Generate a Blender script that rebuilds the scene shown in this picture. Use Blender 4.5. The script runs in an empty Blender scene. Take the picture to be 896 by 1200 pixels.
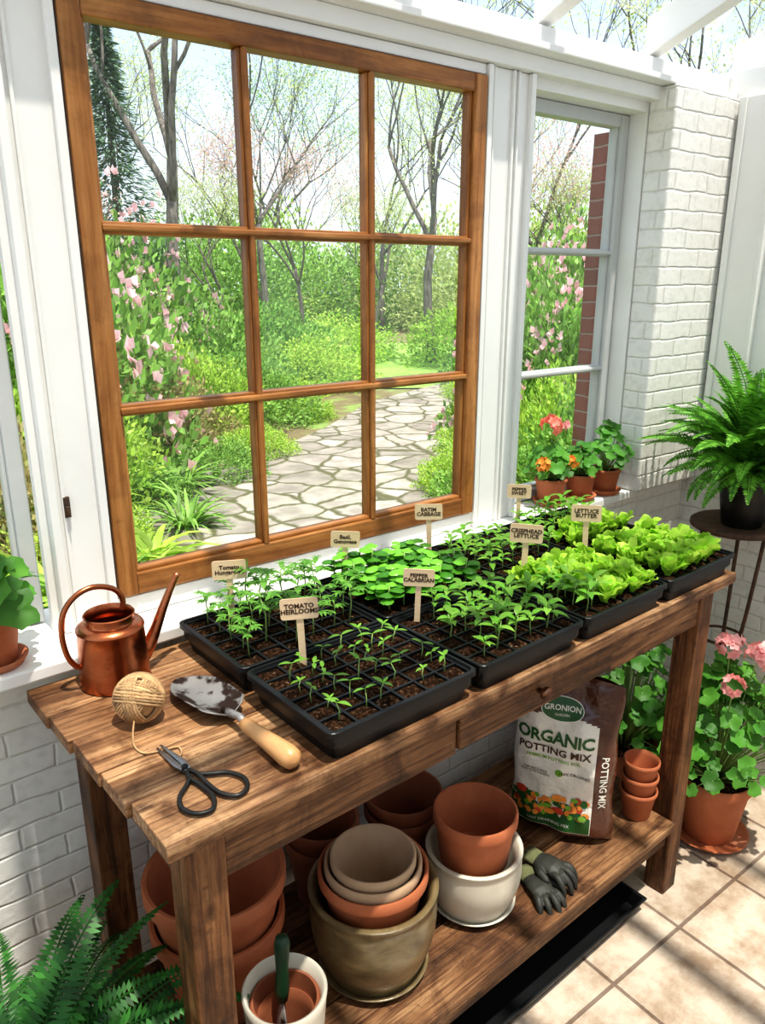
import bpy, bmesh, math, random
from mathutils import Vector, Matrix, noise as mnoise
R=random.Random(11)
scene=bpy.context.scene
COL=scene.collection
pi=math.pi
# ------------------------------------------------------------------ helpers
class G:
    def __init__(s): s.v=[]; s.f=[]
    def add(s,v,f,M=None):
        o=len(s.v)
        if M is not None: v=[M@Vector(p) for p in v]
        s.v.extend([tuple(p) for p in v]); s.f.extend([tuple(i+o for i in q) for q in f]); return s
    def box(s,x0,x1,y0,y1,z0,z1,M=None):
        v=[(x0,y0,z0),(x1,y0,z0),(x1,y1,z0),(x0,y1,z0),(x0,y0,z1),(x1,y0,z1),(x1,y1,z1),(x0,y1,z1)]
        return s.add(v,[(0,3,2,1),(4,5,6,7),(0,1,5,4),(1,2,6,5),(2,3,7,6),(3,0,4,7)],M)
    def lathe(s,prof,n=40,M=None):
        v=[];f=[]
        for r,z in prof:
            for i in range(n):
                a=2*pi*i/n; v.append((r*math.cos(a),r*math.sin(a),z))
        for k in range(len(prof)-1):
            for i in range(n):
                j=(i+1)%n; f.append((k*n+i,k*n+j,(k+1)*n+j,(k+1)*n+i))
        f.append(tuple(range(n-1,-1,-1))); f.append(tuple((len(prof)-1)*n+i for i in range(n)))
        return s.add(v,f,M)
    def tube(s,pts,rads,n=8,closed=False,M=None,flat=1.0):
        pts=[Vector(p) for p in pts]; m=len(pts)
        if not hasattr(rads,'__len__'): rads=[rads]*m
        v=[];f=[]
        t0=(pts[1]-pts[0]).normalized()
        ref=Vector((0,0,1)) if abs(t0.z)<.9 else Vector((1,0,0))
        nx=t0.cross(ref).normalized()
        for k in range(m):
            if closed: t=(pts[(k+1)%m]-pts[k-1])
            else: t=pts[min(k+1,m-1)]-pts[max(k-1,0)]
            t.normalize()
            nx=(nx-t*nx.dot(t)).normalized(); ny=t.cross(nx)
            for i in range(n):
                a=2*pi*i/n; v.append(pts[k]+(nx*math.cos(a)+ny*math.sin(a)*flat)*rads[k])
        for k in range(m if closed else m-1):
            k2=(k+1)%m
            for i in range(n):
                j=(i+1)%n; f.append((k*n+i,k*n+j,k2*n+j,k2*n+i))
        if not closed:
            f.append(tuple(range(n-1,-1,-1))); f.append(tuple((m-1)*n+i for i in range(n)))
        return s.add(v,f,M)
    def quadleaf(s,p,d,up,L,W):
        side=d.cross(up)
        if side.length<1e-4: side=Vector((1,0,0))
        side.normalize(); o=len(s.v); m=p+d*(L*.45)
        s.v.extend([tuple(p),tuple(m+side*(W/2)),tuple(p+d*L),tuple(m-side*(W/2))])
        s.f.append((o,o+1,o+2,o+3))
    def leaf(s,base,az,el,L,W,droop=.5,fold=.2,seg=5,shape='ovate',wave=0.,twist=0.):
        o=len(s.v); c=Vector(base); h=Vector((math.cos(az),math.sin(az),0)); side=Vector((-math.sin(az),math.cos(az),0))
        ph=R.random()*6
        for k in range(seg+1):
            t=k/seg; e=el-droop*t
            d=h*math.cos(e)+Vector((0,0,math.sin(e))); n=-h*math.sin(e)+Vector((0,0,math.cos(e)))
            if k: c=c+d*(L/seg)
            if shape=='ovate': w=math.sin(pi*min(1,t**.8))
            elif shape=='lance': w=math.sin(pi*min(1,t**.65))**1.1
            elif shape=='round': w=max(.03,math.sin(pi*(t*.84+.05))**.6) if t<1 else .25
            elif shape=='spoon': w=.18+.82*max(0,math.sin(pi*min(1,max(0,(t-.12)/.98))**1.15))**.6 if t<1 else .45
            elif shape=='strap': w=(.5+t*1.2 if t<.4 else (1-((t-.4)/.6)**2))
            w=max(w,.02)*W/2
            sd=(side+n*twist*t).normalized()
            wv=wave*W*math.sin(ph+t*11)
            wv2=wave*W*math.sin(ph+2+t*12)
            s.v.append(tuple(c+sd*w+n*(fold*w+wv*(w/W*2)))); s.v.append(tuple(c)); s.v.append(tuple(c-sd*w+n*(fold*w+wv2*(w/W*2))))
        for k in range(seg):
            a=o+3*k; s.f.append((a,a+1,a+4,a+3)); s.f.append((a+1,a+2,a+5,a+4))
        return c
    def scallop(s,c,nrm,r,lobes=7,cup=.25):
        nrm=nrm.normalized(); t=nrm.orthogonal().normalized(); b=nrm.cross(t); o=len(s.v); n=lobes*3
        a0=R.random()*6
        s.v.append(tuple(c-nrm*r*cup))
        for ring,rr in ((0,.55),(1,1.)):
            for i in range(n):
                a=a0+2*pi*i/n; q=rr*r*(1+(.10*math.cos(lobes*(a-a0)) if ring else 0))
                gap=1-.55*max(0,1-abs((i if i<n/2 else n-i))/1.6)
                q*=gap
                s.v.append(tuple(c+(t*math.cos(a)+b*math.sin(a))*q+nrm*(-.1*r*cup if not ring else r*(.12*math.sin(3*a)))))
        for i in range(n):
            j=(i+1)%n; s.f.append((o,o+1+i,o+1+j)); s.f.append((o+1+i,o+1+n+i,o+1+n+j,o+1+j))
    def fern(s,c,n,L,spread=1.,seg=30,up=1.15,wid=.22,azr=(0,2*pi),lmin=.7,ymax=None,xmax=None,fat=1.5):
        c=Vector(c)
        for k in range(n):
            az=azr[0]+(azr[1]-azr[0])*(k+R.random()*.8)/n; el=up-R.random()*.75; Lf=L*(lmin+(1-lmin)*R.random()); dr=(1.2+R.random()*.9)*spread
            if ymax and math.sin(az)>0: Lf=min(Lf,max(.12,ymax/max(.2,math.sin(az))))
            if xmax and math.cos(az)>0: Lf=min(Lf,max(.12,xmax/max(.2,math.cos(az))))
            h=Vector((math.cos(az),math.sin(az),0)); side=Vector((-math.sin(az),math.cos(az),0)); p=c+h*.01; pts=[p.copy()]
            tw_=R.uniform(-.5,.5)
            for i in range(1,seg+1):
                t=i/seg; e=el-dr*t**1.3; d=h*math.cos(e)+Vector((0,0,math.sin(e))); nn=-h*math.sin(e)+Vector((0,0,math.cos(e)))
                sd_=(side+nn*tw_).normalized(); n2_=(nn-side*tw_).normalized()
                p=p+d*(Lf/seg); pts.append(p.copy())
                if t>.12:
                    w=wid*Lf*math.sin(pi*(.1+.88*t)**.8)+.004
                    for sg in (-1,1):
                        dd=(sd_*sg+d*.35-n2_*.12*R.random()-Vector((0,0,.12))).normalized()
                        s.quadleaf(p,dd,n2_,w*.62*R.uniform(.85,1.1),Lf/seg*fat)
            s.tube(pts[::3],.0018 if L<.5 else .003,3)
def mesh(name,g,mats,smooth=False):
    me=bpy.data.meshes.new(name); me.from_pydata(g.v,[],g.f); me.update()
    for m in (mats if isinstance(mats,(list,tuple)) else [mats]): me.materials.append(m)
    if smooth:
        for p in me.polygons: p.use_smooth=True
    return me
def ob(name,data,parent=None,loc=(0,0,0),rz=0,rot=None,scale=None,label=None,cat=None,kind=None,group=None,bevel=0):
    o=bpy.data.objects.new(name,data); COL.objects.link(o); o.location=loc
    o.rotation_euler=rot if rot else (0,0,rz)
    if scale: o.scale=scale if hasattr(scale,'__len__') else (scale,)*3
    if parent: o.parent=parent
    if label: o['label']=label
    if cat: o['category']=cat
    if kind: o['kind']=kind
    if group: o['group']=group
    if bevel:
        b=o.modifiers.new('b','BEVEL'); b.width=bevel; b.segments=2; b.limit_method='ANGLE'
    return o
# ------------------------------------------------------------------ materials
def pm(name,cols,scale=8,rough=.6,bump=.2,metal=0,stretch=(1,1,1),island=0,detail=5,bscale=None,bdist=.002,trans=0,spec=None,dist=0,stain=None,coat=0):
    m=bpy.data.materials.new(name); m.use_nodes=True; nt=m.node_tree; N=nt.nodes; L=nt.links; b=N['Principled BSDF']
    tc=N.new('ShaderNodeTexCoord'); mp=N.new('ShaderNodeMapping'); mp.inputs['Scale'].default_value=stretch
    L.new(tc.outputs['Object'],mp.inputs[0]); vec=mp.outputs[0]
    geo=N.new('ShaderNodeNewGeometry')
    if island:
        ad=N.new('ShaderNodeVectorMath'); ad.operation='ADD'; ml=N.new('ShaderNodeMath'); ml.operation='MULTIPLY'; ml.inputs[1].default_value=37.
        L.new(geo.outputs['Random Per Island'],ml.inputs[0]); L.new(vec,ad.inputs[0]); L.new(ml.outputs[0],ad.inputs[1]); vec=ad.outputs[0]
    nz=N.new('ShaderNodeTexNoise'); nz.inputs['Scale'].default_value=scale; nz.inputs['Detail'].default_value=detail; nz.inputs['Distortion'].default_value=dist; nz.inputs['Roughness'].default_value=.6
    L.new(vec,nz.inputs['Vector'])
    cr=N.new('ShaderNodeValToRGB'); e=cr.color_ramp.elements
    while len(e)<len(cols): e.new(.5)
    for i,(p,c) in enumerate(cols): e[i].position=p; e[i].color=(*c,1)
    L.new(nz.outputs['Fac'],cr.inputs[0]); colr=cr.outputs[0]
    if stain:
        n2=N.new('ShaderNodeTexNoise'); n2.inputs['Scale'].default_value=stain[0]; n2.inputs['Detail'].default_value=6; L.new(tc.outputs['Object'],n2.inputs['Vector'])
        r2=N.new('ShaderNodeValToRGB'); r2.color_ramp.elements[0].position=stain[2]; r2.color_ramp.elements[1].position=stain[3]
        L.new(n2.outputs['Fac'],r2.inputs[0]); mx=N.new('ShaderNodeMixRGB'); mx.blend_type='MIX'
        L.new(r2.outputs[0],mx.inputs[0]); L.new(colr,mx.inputs[1]); mx.inputs[2].default_value=(*stain[1],1); colr=mx.outputs[0]
    if island:
        hs=N.new('ShaderNodeHueSaturation'); mr=N.new('ShaderNodeMapRange'); mr.inputs[3].default_value=1-island; mr.inputs[4].default_value=1+island
        L.new(geo.outputs['Random Per Island'],mr.inputs[0]); L.new(mr.outputs[0],hs.inputs['Value']); L.new(colr,hs.inputs['Color']); colr=hs.outputs[0]
    L.new(colr,b.inputs['Base Color']); b.inputs['Roughness'].default_value=rough; b.inputs['Metallic'].default_value=metal
    if spec is not None: b.inputs['Specular IOR Level'].default_value=spec
    if coat: b.inputs['Coat Weight'].default_value=coat; b.inputs['Coat Roughness'].default_value=.15
    if bump:
        bp=N.new('ShaderNodeBump'); bp.inputs['Strength'].default_value=bump; bp.inputs['Distance'].default_value=bdist
        if bscale:
            nb=N.new('ShaderNodeTexNoise'); nb.inputs['Scale'].default_value=bscale; nb.inputs['Detail'].default_value=4; L.new(vec,nb.inputs['Vector']); L.new(nb.outputs['Fac'],bp.inputs['Height'])
        else: L.new(nz.outputs['Fac'],bp.inputs['Height'])
        L.new(bp.outputs[0],b.inputs['Normal'])
    if trans:
        tr=N.new('ShaderNodeBsdfTranslucent'); L.new(colr,tr.inputs['Color']); ms=N.new('ShaderNodeMixShader'); ms.inputs[0].default_value=trans
        L.new(b.outputs[0],ms.inputs[1]); L.new(tr.outputs[0],ms.inputs[2]); L.new(ms.outputs[0],N['Material Output'].inputs[0])
    return m
def woodm(name,axis,cd,cm,cl,rough=.55,worn=.85,st=13,knots=True):
    m=bpy.data.materials.new(name); m.use_nodes=True; nt=m.node_tree; N=nt.nodes; L=nt.links; b=N['Principled BSDF']
    tc=N.new('ShaderNodeTexCoord'); geo=N.new('ShaderNodeNewGeometry')
    ml=N.new('ShaderNodeMath'); ml.operation='MULTIPLY'; ml.inputs[1].default_value=23.; L.new(geo.outputs['Random Per Island'],ml.inputs[0])
    ad=N.new('ShaderNodeVectorMath'); ad.operation='ADD'; L.new(tc.outputs['Object'],ad.inputs[0]); L.new(ml.outputs[0],ad.inputs[1])
    def mapped(k):
        mp=N.new('ShaderNodeMapping'); s=[k]*3; s[axis]=1.; mp.inputs['Scale'].default_value=s; L.new(ad.outputs[0],mp.inputs[0]); return mp.outputs[0]
    def nz(vec,sc,det,dist=0):
        n=N.new('ShaderNodeTexNoise'); n.inputs['Scale'].default_value=sc; n.inputs['Detail'].default_value=det; n.inputs['Distortion'].default_value=dist; n.inputs['Roughness'].default_value=.65; L.new(vec,n.inputs['Vector']); return n.outputs['Fac']
    def ramp(src,els):
        r=N.new('ShaderNodeValToRGB'); e=r.color_ramp.elements
        while len(e)<len(els): e.new(.5)
        for i,(p_,c) in enumerate(els): e[i].position=p_; e[i].color=(*c,1)
        L.new(src,r.inputs[0]); return r.outputs[0]
    def mul(a,c,f):
        x=N.new('ShaderNodeMixRGB'); x.blend_type='MULTIPLY'; x.inputs[0].default_value=f; L.new(a,x.inputs[1]); L.new(c,x.inputs[2]); return x.outputs[0]
    v=mapped(st); a=ramp(nz(v,1.6,5,1.6),[(.30,cd),(.5,cm),(.68,cl)])
    fine=nz(mapped(st*2.6),6,8,.4); a=mul(a,ramp(fine,[(.38,(.38,.30,.24)),(.54,(1,1,1))]),worn)
    a=mul(a,ramp(nz(ad.outputs[0],9,9,.8),[(.46,(1,1,1)),(.64,(.27,.19,.13))]),worn)
    a=mul(a,ramp(nz(ad.outputs[0],2.5,4,.5),[(.36,(.52,.43,.36)),(.56,(1,1,1))]),worn*.85)
    a=mul(a,ramp(nz(ad.outputs[0],60,3,0),[(.60,(1,1,1)),(.72,(.35,.26,.2))]),worn*.7)
    if knots:
        vo=N.new('ShaderNodeTexVoronoi'); vo.inputs['Scale'].default_value=5.5; L.new(mapped(2.2),vo.inputs['Vector']); a=mul(a,ramp(vo.outputs['Distance'],[(.05,(.14,.08,.05)),(.13,(1,1,1))]),.9)
        sx=N.new('ShaderNodeMixRGB'); sx.blend_type='MIX'; L.new(ramp(nz(mapped(30),9,3,.2),[(.66,(0,0,0)),(.72,(.55,.55,.55))]),sx.inputs[0]); L.new(a,sx.inputs[1]); sx.inputs[2].default_value=(min(1,cl[0]*1.2),min(1,cl[1]*1.25),min(1,cl[2]*1.4),1); a=sx.outputs[0]
    hs=N.new('ShaderNodeHueSaturation'); mr=N.new('ShaderNodeMapRange'); mr.inputs[3].default_value=.78; mr.inputs[4].default_value=1.22; L.new(geo.outputs['Random Per Island'],mr.inputs[0]); L.new(mr.outputs[0],hs.inputs['Value']); L.new(a,hs.inputs['Color'])
    L.new(hs.outputs[0],b.inputs['Base Color']); b.inputs['Roughness'].default_value=rough; b.inputs['Specular IOR Level'].default_value=.35
    bp=N.new('ShaderNodeBump'); bp.inputs['Strength'].default_value=.8 if knots else .4; bp.inputs['Distance'].default_value=.003; L.new(fine,bp.inputs['Height']); L.new(bp.outputs[0],b.inputs['Normal'])
    return m
def leafm(name,a,b,island=.3,trans=.35,rough=.5,scale=6,spec=.35):
    return pm(name,[(.3,a),(.7,b)],scale=scale,rough=rough,bump=0,island=island,trans=trans,detail=2,spec=spec)
def uvec(N,L):
    tc=N.new('ShaderNodeTexCoord'); sp=N.new('ShaderNodeSeparateXYZ'); L.new(tc.outputs['Object'],sp.inputs[0])
    ad=N.new('ShaderNodeMath'); ad.operation='ADD'; L.new(sp.outputs[0],ad.inputs[0]); L.new(sp.outputs[1],ad.inputs[1])
    cb=N.new('ShaderNodeCombineXYZ'); L.new(ad.outputs[0],cb.inputs[0]); L.new(sp.outputs[2],cb.inputs[1]); return tc,cb.outputs[0]
def brickm(name,c1,c2,mo,bw=.145,rh=.047,mort=.0045,bump=.5):
    m=bpy.data.materials.new(name); m.use_nodes=True; nt=m.node_tree; N=nt.nodes; L=nt.links; b=N['Principled BSDF']
    tc,v=uvec(N,L); br=N.new('ShaderNodeTexBrick'); br.inputs['Scale'].default_value=1; br.inputs['Brick Width'].default_value=bw; br.inputs['Row Height'].default_value=rh
    br.inputs['Mortar Size'].default_value=mort; br.inputs['Mortar Smooth'].default_value=1.
    nw=N.new('ShaderNodeTexNoise'); nw.inputs['Scale'].default_value=14; L.new(tc.outputs['Object'],nw.inputs['Vector'])
    vm=N.new('ShaderNodeVectorMath'); vm.operation='MULTIPLY_ADD'; vm.inputs[1].default_value=(.012,.012,0); L.new(nw.outputs['Color'],vm.inputs[0]); L.new(v,vm.inputs[2])
    L.new(vm.outputs[0],br.inputs['Vector'])
    for k,c in (('Color1',c1),('Color2',c2),('Mortar',mo)): br.inputs[k].default_value=(*c,1)
    nz=N.new('ShaderNodeTexNoise'); nz.inputs['Scale'].default_value=45; nz.inputs['Detail'].default_value=6; L.new(tc.outputs['Object'],nz.inputs['Vector'])
    mx=N.new('ShaderNodeMixRGB'); mx.blend_type='MULTIPLY'; mx.inputs[0].default_value=.25; L.new(br.outputs['Color'],mx.inputs[1]); 
    r=N.new('ShaderNodeValToRGB'); r.color_ramp.elements[0].position=.3; r.color_ramp.elements[0].color=(.55,.53,.5,1); r.color_ramp.elements[1].position=.5; L.new(nz.outputs['Fac'],r.inputs[0]); L.new(r.outputs[0],mx.inputs[2])
    L.new(mx.outputs[0],b.inputs['Base Color']); b.inputs['Roughness'].default_value=.5
    m1=N.new('ShaderNodeMath'); m1.operation='MULTIPLY'; m1.inputs[1].default_value=-1.; L.new(br.outputs['Fac'],m1.inputs[0])
    m2=N.new('ShaderNodeMath'); m2.operation='MULTIPLY_ADD'; m2.inputs[1].default_value=.7; L.new(nz.outputs['Fac'],m2.inputs[0]); L.new(m1.outputs[0],m2.inputs[2])
    bp=N.new('ShaderNodeBump'); bp.inputs['Strength'].default_value=bump; bp.inputs['Distance'].default_value=.005; L.new(m2.outputs[0],bp.inputs['Height']); L.new(bp.outputs[0],b.inputs['Normal'])
    return m
def tilem():
    m=bpy.data.materials.new('floor_tile'); m.use_nodes=True; nt=m.node_tree; N=nt.nodes; L=nt.links; b=N['Principled BSDF']
    tc=N.new('ShaderNodeTexCoord'); mp=N.new('ShaderNodeMapping'); mp.inputs['Location'].default_value=(.06,.03,0); L.new(tc.outputs['Object'],mp.inputs[0])
    br=N.new('ShaderNodeTexBrick'); br.offset=0; br.inputs['Scale'].default_value=1; br.inputs['Brick Width'].default_value=.25; br.inputs['Row Height'].default_value=.25; br.inputs['Mortar Size'].default_value=.005; br.inputs['Mortar Smooth'].default_value=.3
    br.inputs['Color1'].default_value=(.58,.485,.39,1); br.inputs['Color2'].default_value=(.50,.415,.33,1); br.inputs['Mortar'].default_value=(.22,.165,.13,1)
    L.new(mp.outputs[0],br.inputs['Vector'])
    nz=N.new('ShaderNodeTexNoise'); nz.inputs['Scale'].default_value=9; nz.inputs['Detail'].default_value=9; nz.inputs['Roughness'].default_value=.7; L.new(tc.outputs['Object'],nz.inputs['Vector'])
    r=N.new('ShaderNodeValToRGB'); r.color_ramp.elements[0].position=.36; r.color_ramp.elements[0].color=(.55,.46,.39,1); r.color_ramp.elements[1].position=.58; L.new(nz.outputs['Fac'],r.inputs[0])
    mx=N.new('ShaderNodeMixRGB'); mx.blend_type='MULTIPLY'; mx.inputs[0].default_value=.95; L.new(br.outputs['Color'],mx.inputs[1]); L.new(r.outputs[0],mx.inputs[2]); L.new(mx.outputs[0],b.inputs['Base Color'])
    b.inputs['Roughness'].default_value=.42
    m1=N.new('ShaderNodeMath'); m1.operation='MULTIPLY'; m1.inputs[1].default_value=-1.; L.new(br.outputs['Fac'],m1.inputs[0])
    bp=N.new('ShaderNodeBump'); bp.inputs['Strength'].default_value=.6; bp.inputs['Distance'].default_value=.003; L.new(m1.outputs[0],bp.inputs['Height']); L.new(bp.outputs[0],b.inputs['Normal'])
    return m
def flagm():
    m=bpy.data.materials.new('flagstone'); m.use_nodes=True; nt=m.node_tree; N=nt.nodes; L=nt.links; b=N['Principled BSDF']
    tc=N.new('ShaderNodeTexCoord')
    nw=N.new('ShaderNodeTexNoise'); nw.inputs['Scale'].default_value=5; L.new(tc.outputs['Object'],nw.inputs['Vector'])
    vm=N.new('ShaderNodeVectorMath'); vm.operation='MULTIPLY_ADD'; vm.inputs[1].default_value=(.14,.14,0); L.new(nw.outputs['Color'],vm.inputs[0]); L.new(tc.outputs['Object'],vm.inputs[2])
    v1=N.new('ShaderNodeTexVoronoi'); v1.feature='DISTANCE_TO_EDGE'; v1.inputs['Scale'].default_value=3.0; v2=N.new('ShaderNodeTexVoronoi'); v2.inputs['Scale'].default_value=3.0
    L.new(vm.outputs[0],v1.inputs['Vector']); L.new(vm.outputs[0],v2.inputs['Vector'])
    r=N.new('ShaderNodeValToRGB'); r.color_ramp.elements[0].position=.02; r.color_ramp.elements[1].position=.07; L.new(v1.outputs['Distance'],r.inputs[0])
    sp=N.new('ShaderNodeSeparateXYZ'); L.new(v2.outputs['Color'],sp.inputs[0])
    r2=N.new('ShaderNodeValToRGB'); r2.color_ramp.elements[0].color=(.30,.265,.23,1); r2.color_ramp.elements[1].color=(.50,.455,.40,1); L.new(sp.outputs[0],r2.inputs[0])
    nz=N.new('ShaderNodeTexNoise'); nz.inputs['Scale'].default_value=6; nz.inputs['Detail'].default_value=6; L.new(tc.outputs['Object'],nz.inputs['Vector'])
    rn=N.new('ShaderNodeValToRGB'); rn.color_ramp.elements[0].position=.38; rn.color_ramp.elements[0].color=(.55,.54,.52,1); rn.color_ramp.elements[1].position=.6; L.new(nz.outputs['Fac'],rn.inputs[0])
    m3=N.new('ShaderNodeMixRGB'); m3.blend_type='MULTIPLY'; m3.inputs[0].default_value=.7; L.new(r2.outputs[0],m3.inputs[1]); L.new(rn.outputs[0],m3.inputs[2])
    mx=N.new('ShaderNodeMixRGB'); L.new(r.outputs[0],mx.inputs[0]); mx.inputs[1].default_value=(.10,.095,.045,1); L.new(m3.outputs[0],mx.inputs[2]); L.new(mx.outputs[0],b.inputs['Base Color']); b.inputs['Roughness'].default_value=.8
    return m
def glassm():
    m=bpy.data.materials.new('window_glass'); m.use_nodes=True; nt=m.node_tree; N=nt.nodes; L=nt.links; N.remove(N['Principled BSDF'])
    t=N.new('ShaderNodeBsdfTransparent'); t.inputs[0].default_value=(.95,.97,.97,1); g=N.new('ShaderNodeBsdfGlossy'); g.inputs['Roughness'].default_value=.02
    fr=N.new('ShaderNodeFresnel'); fr.inputs[0].default_value=1.6; ms=N.new('ShaderNodeMixShader'); L.new(fr.outputs[0],ms.inputs[0]); L.new(t.outputs[0],ms.inputs[1]); L.new(g.outputs[0],ms.inputs[2]); L.new(ms.outputs[0],N['Material Output'].inputs[0])
    return m
WHITE=pm('white_paint',[(.3,(.78,.77,.74)),(.7,(.84,.83,.80))],scale=6,rough=.4,bump=.1,bscale=60)
SASH=pm('sash_paint',[(.3,(.48,.49,.49)),(.7,(.57,.58,.57))],scale=6,rough=.4,bump=.1)
BRICKW=brickm('white_brick',(.82,.80,.76),(.78,.76,.72),(.72,.695,.65))
BRICKR=brickm('red_brick',(.28,.09,.06),(.2,.07,.05),(.35,.28,.24))
TILE=tilem(); FLAG=flagm(); GLASS=glassm()
WINWOOD=woodm('window_wood',2,(.22,.085,.022),(.37,.155,.042),(.50,.24,.08),.36,.4,9,False)
WINWOODH=woodm('window_wood_rail',0,(.22,.085,.022),(.37,.155,.042),(.50,.24,.08),.36,.4,9,False)
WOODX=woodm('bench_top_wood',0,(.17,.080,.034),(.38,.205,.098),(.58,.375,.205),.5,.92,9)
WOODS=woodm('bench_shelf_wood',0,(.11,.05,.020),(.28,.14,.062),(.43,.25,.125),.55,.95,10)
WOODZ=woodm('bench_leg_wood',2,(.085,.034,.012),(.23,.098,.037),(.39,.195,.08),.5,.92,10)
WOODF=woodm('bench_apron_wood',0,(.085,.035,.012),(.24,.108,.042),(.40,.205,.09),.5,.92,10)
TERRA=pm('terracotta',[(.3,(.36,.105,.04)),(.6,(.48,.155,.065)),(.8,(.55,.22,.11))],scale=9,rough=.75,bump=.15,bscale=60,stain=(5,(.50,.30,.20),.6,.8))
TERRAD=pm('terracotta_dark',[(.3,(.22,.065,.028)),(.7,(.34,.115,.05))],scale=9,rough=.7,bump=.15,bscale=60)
BEIGE=pm('beige_clay',[(.3,(.42,.27,.16)),(.7,(.56,.39,.25))],scale=8,rough=.75,bump=.15,bscale=60)
CREAM=pm('cream_glaze',[(.3,(.56,.51,.41)),(.7,(.70,.66,.56))],scale=5,rough=.35,bump=.1,bscale=40,stain=(9,(.36,.29,.20),.56,.8))
OLIVE=pm('olive_glaze',[(.25,(.06,.04,.018)),(.5,(.17,.125,.06)),(.75,(.30,.23,.12))],scale=9,rough=.28,bump=.15,dist=1,stretch=(1,1,2),coat=.5)
BLACKP=pm('black_plastic',[(.3,(.006,.0065,.007)),(.7,(.010,.011,.012))],scale=8,rough=.38,bump=.05,bscale=90,spec=.3)
SOIL=pm('potting_soil',[(.34,(.006,.003,.0015)),(.52,(.026,.012,.006)),(.64,(.065,.033,.018)),(.76,(.36,.27,.18))],scale=190,rough=1,bump=1,bdist=.005,detail=3,spec=.05,bscale=160)
COPPER=pm('hammered_copper',[(.3,(.30,.085,.035)),(.7,(.60,.22,.10))],scale=9,rough=.27,bump=.35,bscale=55,metal=1,stain=(14,(.20,.07,.035),.52,.75))
STEEL=pm('dull_steel',[(.3,(.22,.215,.21)),(.7,(.36,.35,.34))],scale=9,rough=.5,bump=.15,metal=.55,stain=(30,(.030,.015,.009),.50,.57))
BLADE=pm('polished_blade',[(.3,(.22,.22,.22)),(.7,(.45,.45,.45))],scale=7,rough=.25,bump=0,metal=1)
IRON=pm('black_iron',[(.3,(.018,.018,.018)),(.7,(.045,.043,.04))],scale=20,rough=.42,bump=.2,metal=.7)
RUST=pm('rusty_iron',[(.3,(.05,.035,.028)),(.7,(.16,.08,.045))],scale=30,rough=.7,bump=.3,metal=.4)
HANDLE=pm('beech_wood',[(.3,(.44,.22,.085)),(.7,(.62,.36,.16))],scale=5,rough=.4,bump=.1,stretch=(12,1,12))
MARK=pm('marker_wood',[(.3,(.68,.48,.29)),(.7,(.78,.60,.40))],scale=5,rough=.6,bump=.1,stretch=(2,20,20))
INK=pm('dark_ink',[(.3,(.035,.015,.006)),(.7,(.045,.02,.01))],bump=0)
TWINE=pm('jute',[(.3,(.28,.16,.07)),(.7,(.54,.35,.18))],scale=90,rough=.9,bump=.4,island=.4)
BAGW=pm('bag_label',[(.3,(.76,.72,.63)),(.7,(.82,.78,.70))],scale=5,rough=.25,bump=.7,bscale=12,bdist=.025)
BAGB=pm('bag_brown',[(.3,(.055,.015,.007)),(.7,(.10,.030,.014))],scale=5,rough=.2,bump=.7,bscale=12,bdist=.025,coat=.4)
GREENP=pm('print_green',[(.3,(.018,.085,.018)),(.7,(.025,.11,.024))],bump=0,rough=.4)
LGREENP=pm('print_light_green',[(.3,(.16,.36,.03)),(.7,(.20,.40,.05))],bump=0,rough=.4)
BROWNP=pm('print_brown',[(.3,(.06,.028,.015)),(.7,(.07,.03,.018))],bump=0,rough=.4)
WHITEP=pm('print_white',[(.3,(.8,.78,.7)),(.7,(.85,.83,.75))],bump=0,rough=.4)
ORANGEP=pm('print_orange',[(.3,(.70,.20,.03)),(.7,(.80,.33,.06))],scale=60,bump=0,rough=.4)
REDP=pm('print_red',[(.3,(.45,.04,.02)),(.7,(.60,.07,.03))],scale=60,bump=0,rough=.4)
GLOVE=pm('glove_fabric',[(.3,(.014,.015,.012)),(.7,(.035,.036,.028))],scale=20,rough=.6,bump=.3)
GLOVEG=pm('glove_knit',[(.3,(.09,.10,.04)),(.7,(.17,.17,.08))],scale=60,rough=.9,bump=.4)
STEMG=pm('green_stem',[(.3,(.20,.33,.08)),(.7,(.32,.46,.15))],bump=0,rough=.6)
TOM=leafm('tomato_leaf',(.09,.26,.035),(.20,.43,.07))
PEP=leafm('pepper_leaf',(.11,.31,.03),(.26,.50,.07),rough=.35)
BAS=leafm('basil_leaf',(.05,.24,.015),(.16,.45,.035),rough=.3,trans=.25,spec=.5)
LET=leafm('lettuce_leaf',(.28,.57,.03),(.54,.80,.10),island=.3,trans=.4)
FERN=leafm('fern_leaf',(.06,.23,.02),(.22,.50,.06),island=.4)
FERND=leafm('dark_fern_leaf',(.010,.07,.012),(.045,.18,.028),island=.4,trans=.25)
GERL=leafm('geranium_leaf',(.045,.18,.022),(.13,.35,.045),island=.35)
PINK=leafm('pink_petal',(.88,.34,.34),(.96,.58,.55),island=.15,trans=.35)
CORAL=leafm('coral_petal',(.88,.18,.12),(.97,.36,.28),island=.12,trans=.3)
ORPET=leafm('orange_petal',(.85,.25,.04),(.95,.42,.08),island=.12,trans=.3)
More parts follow.
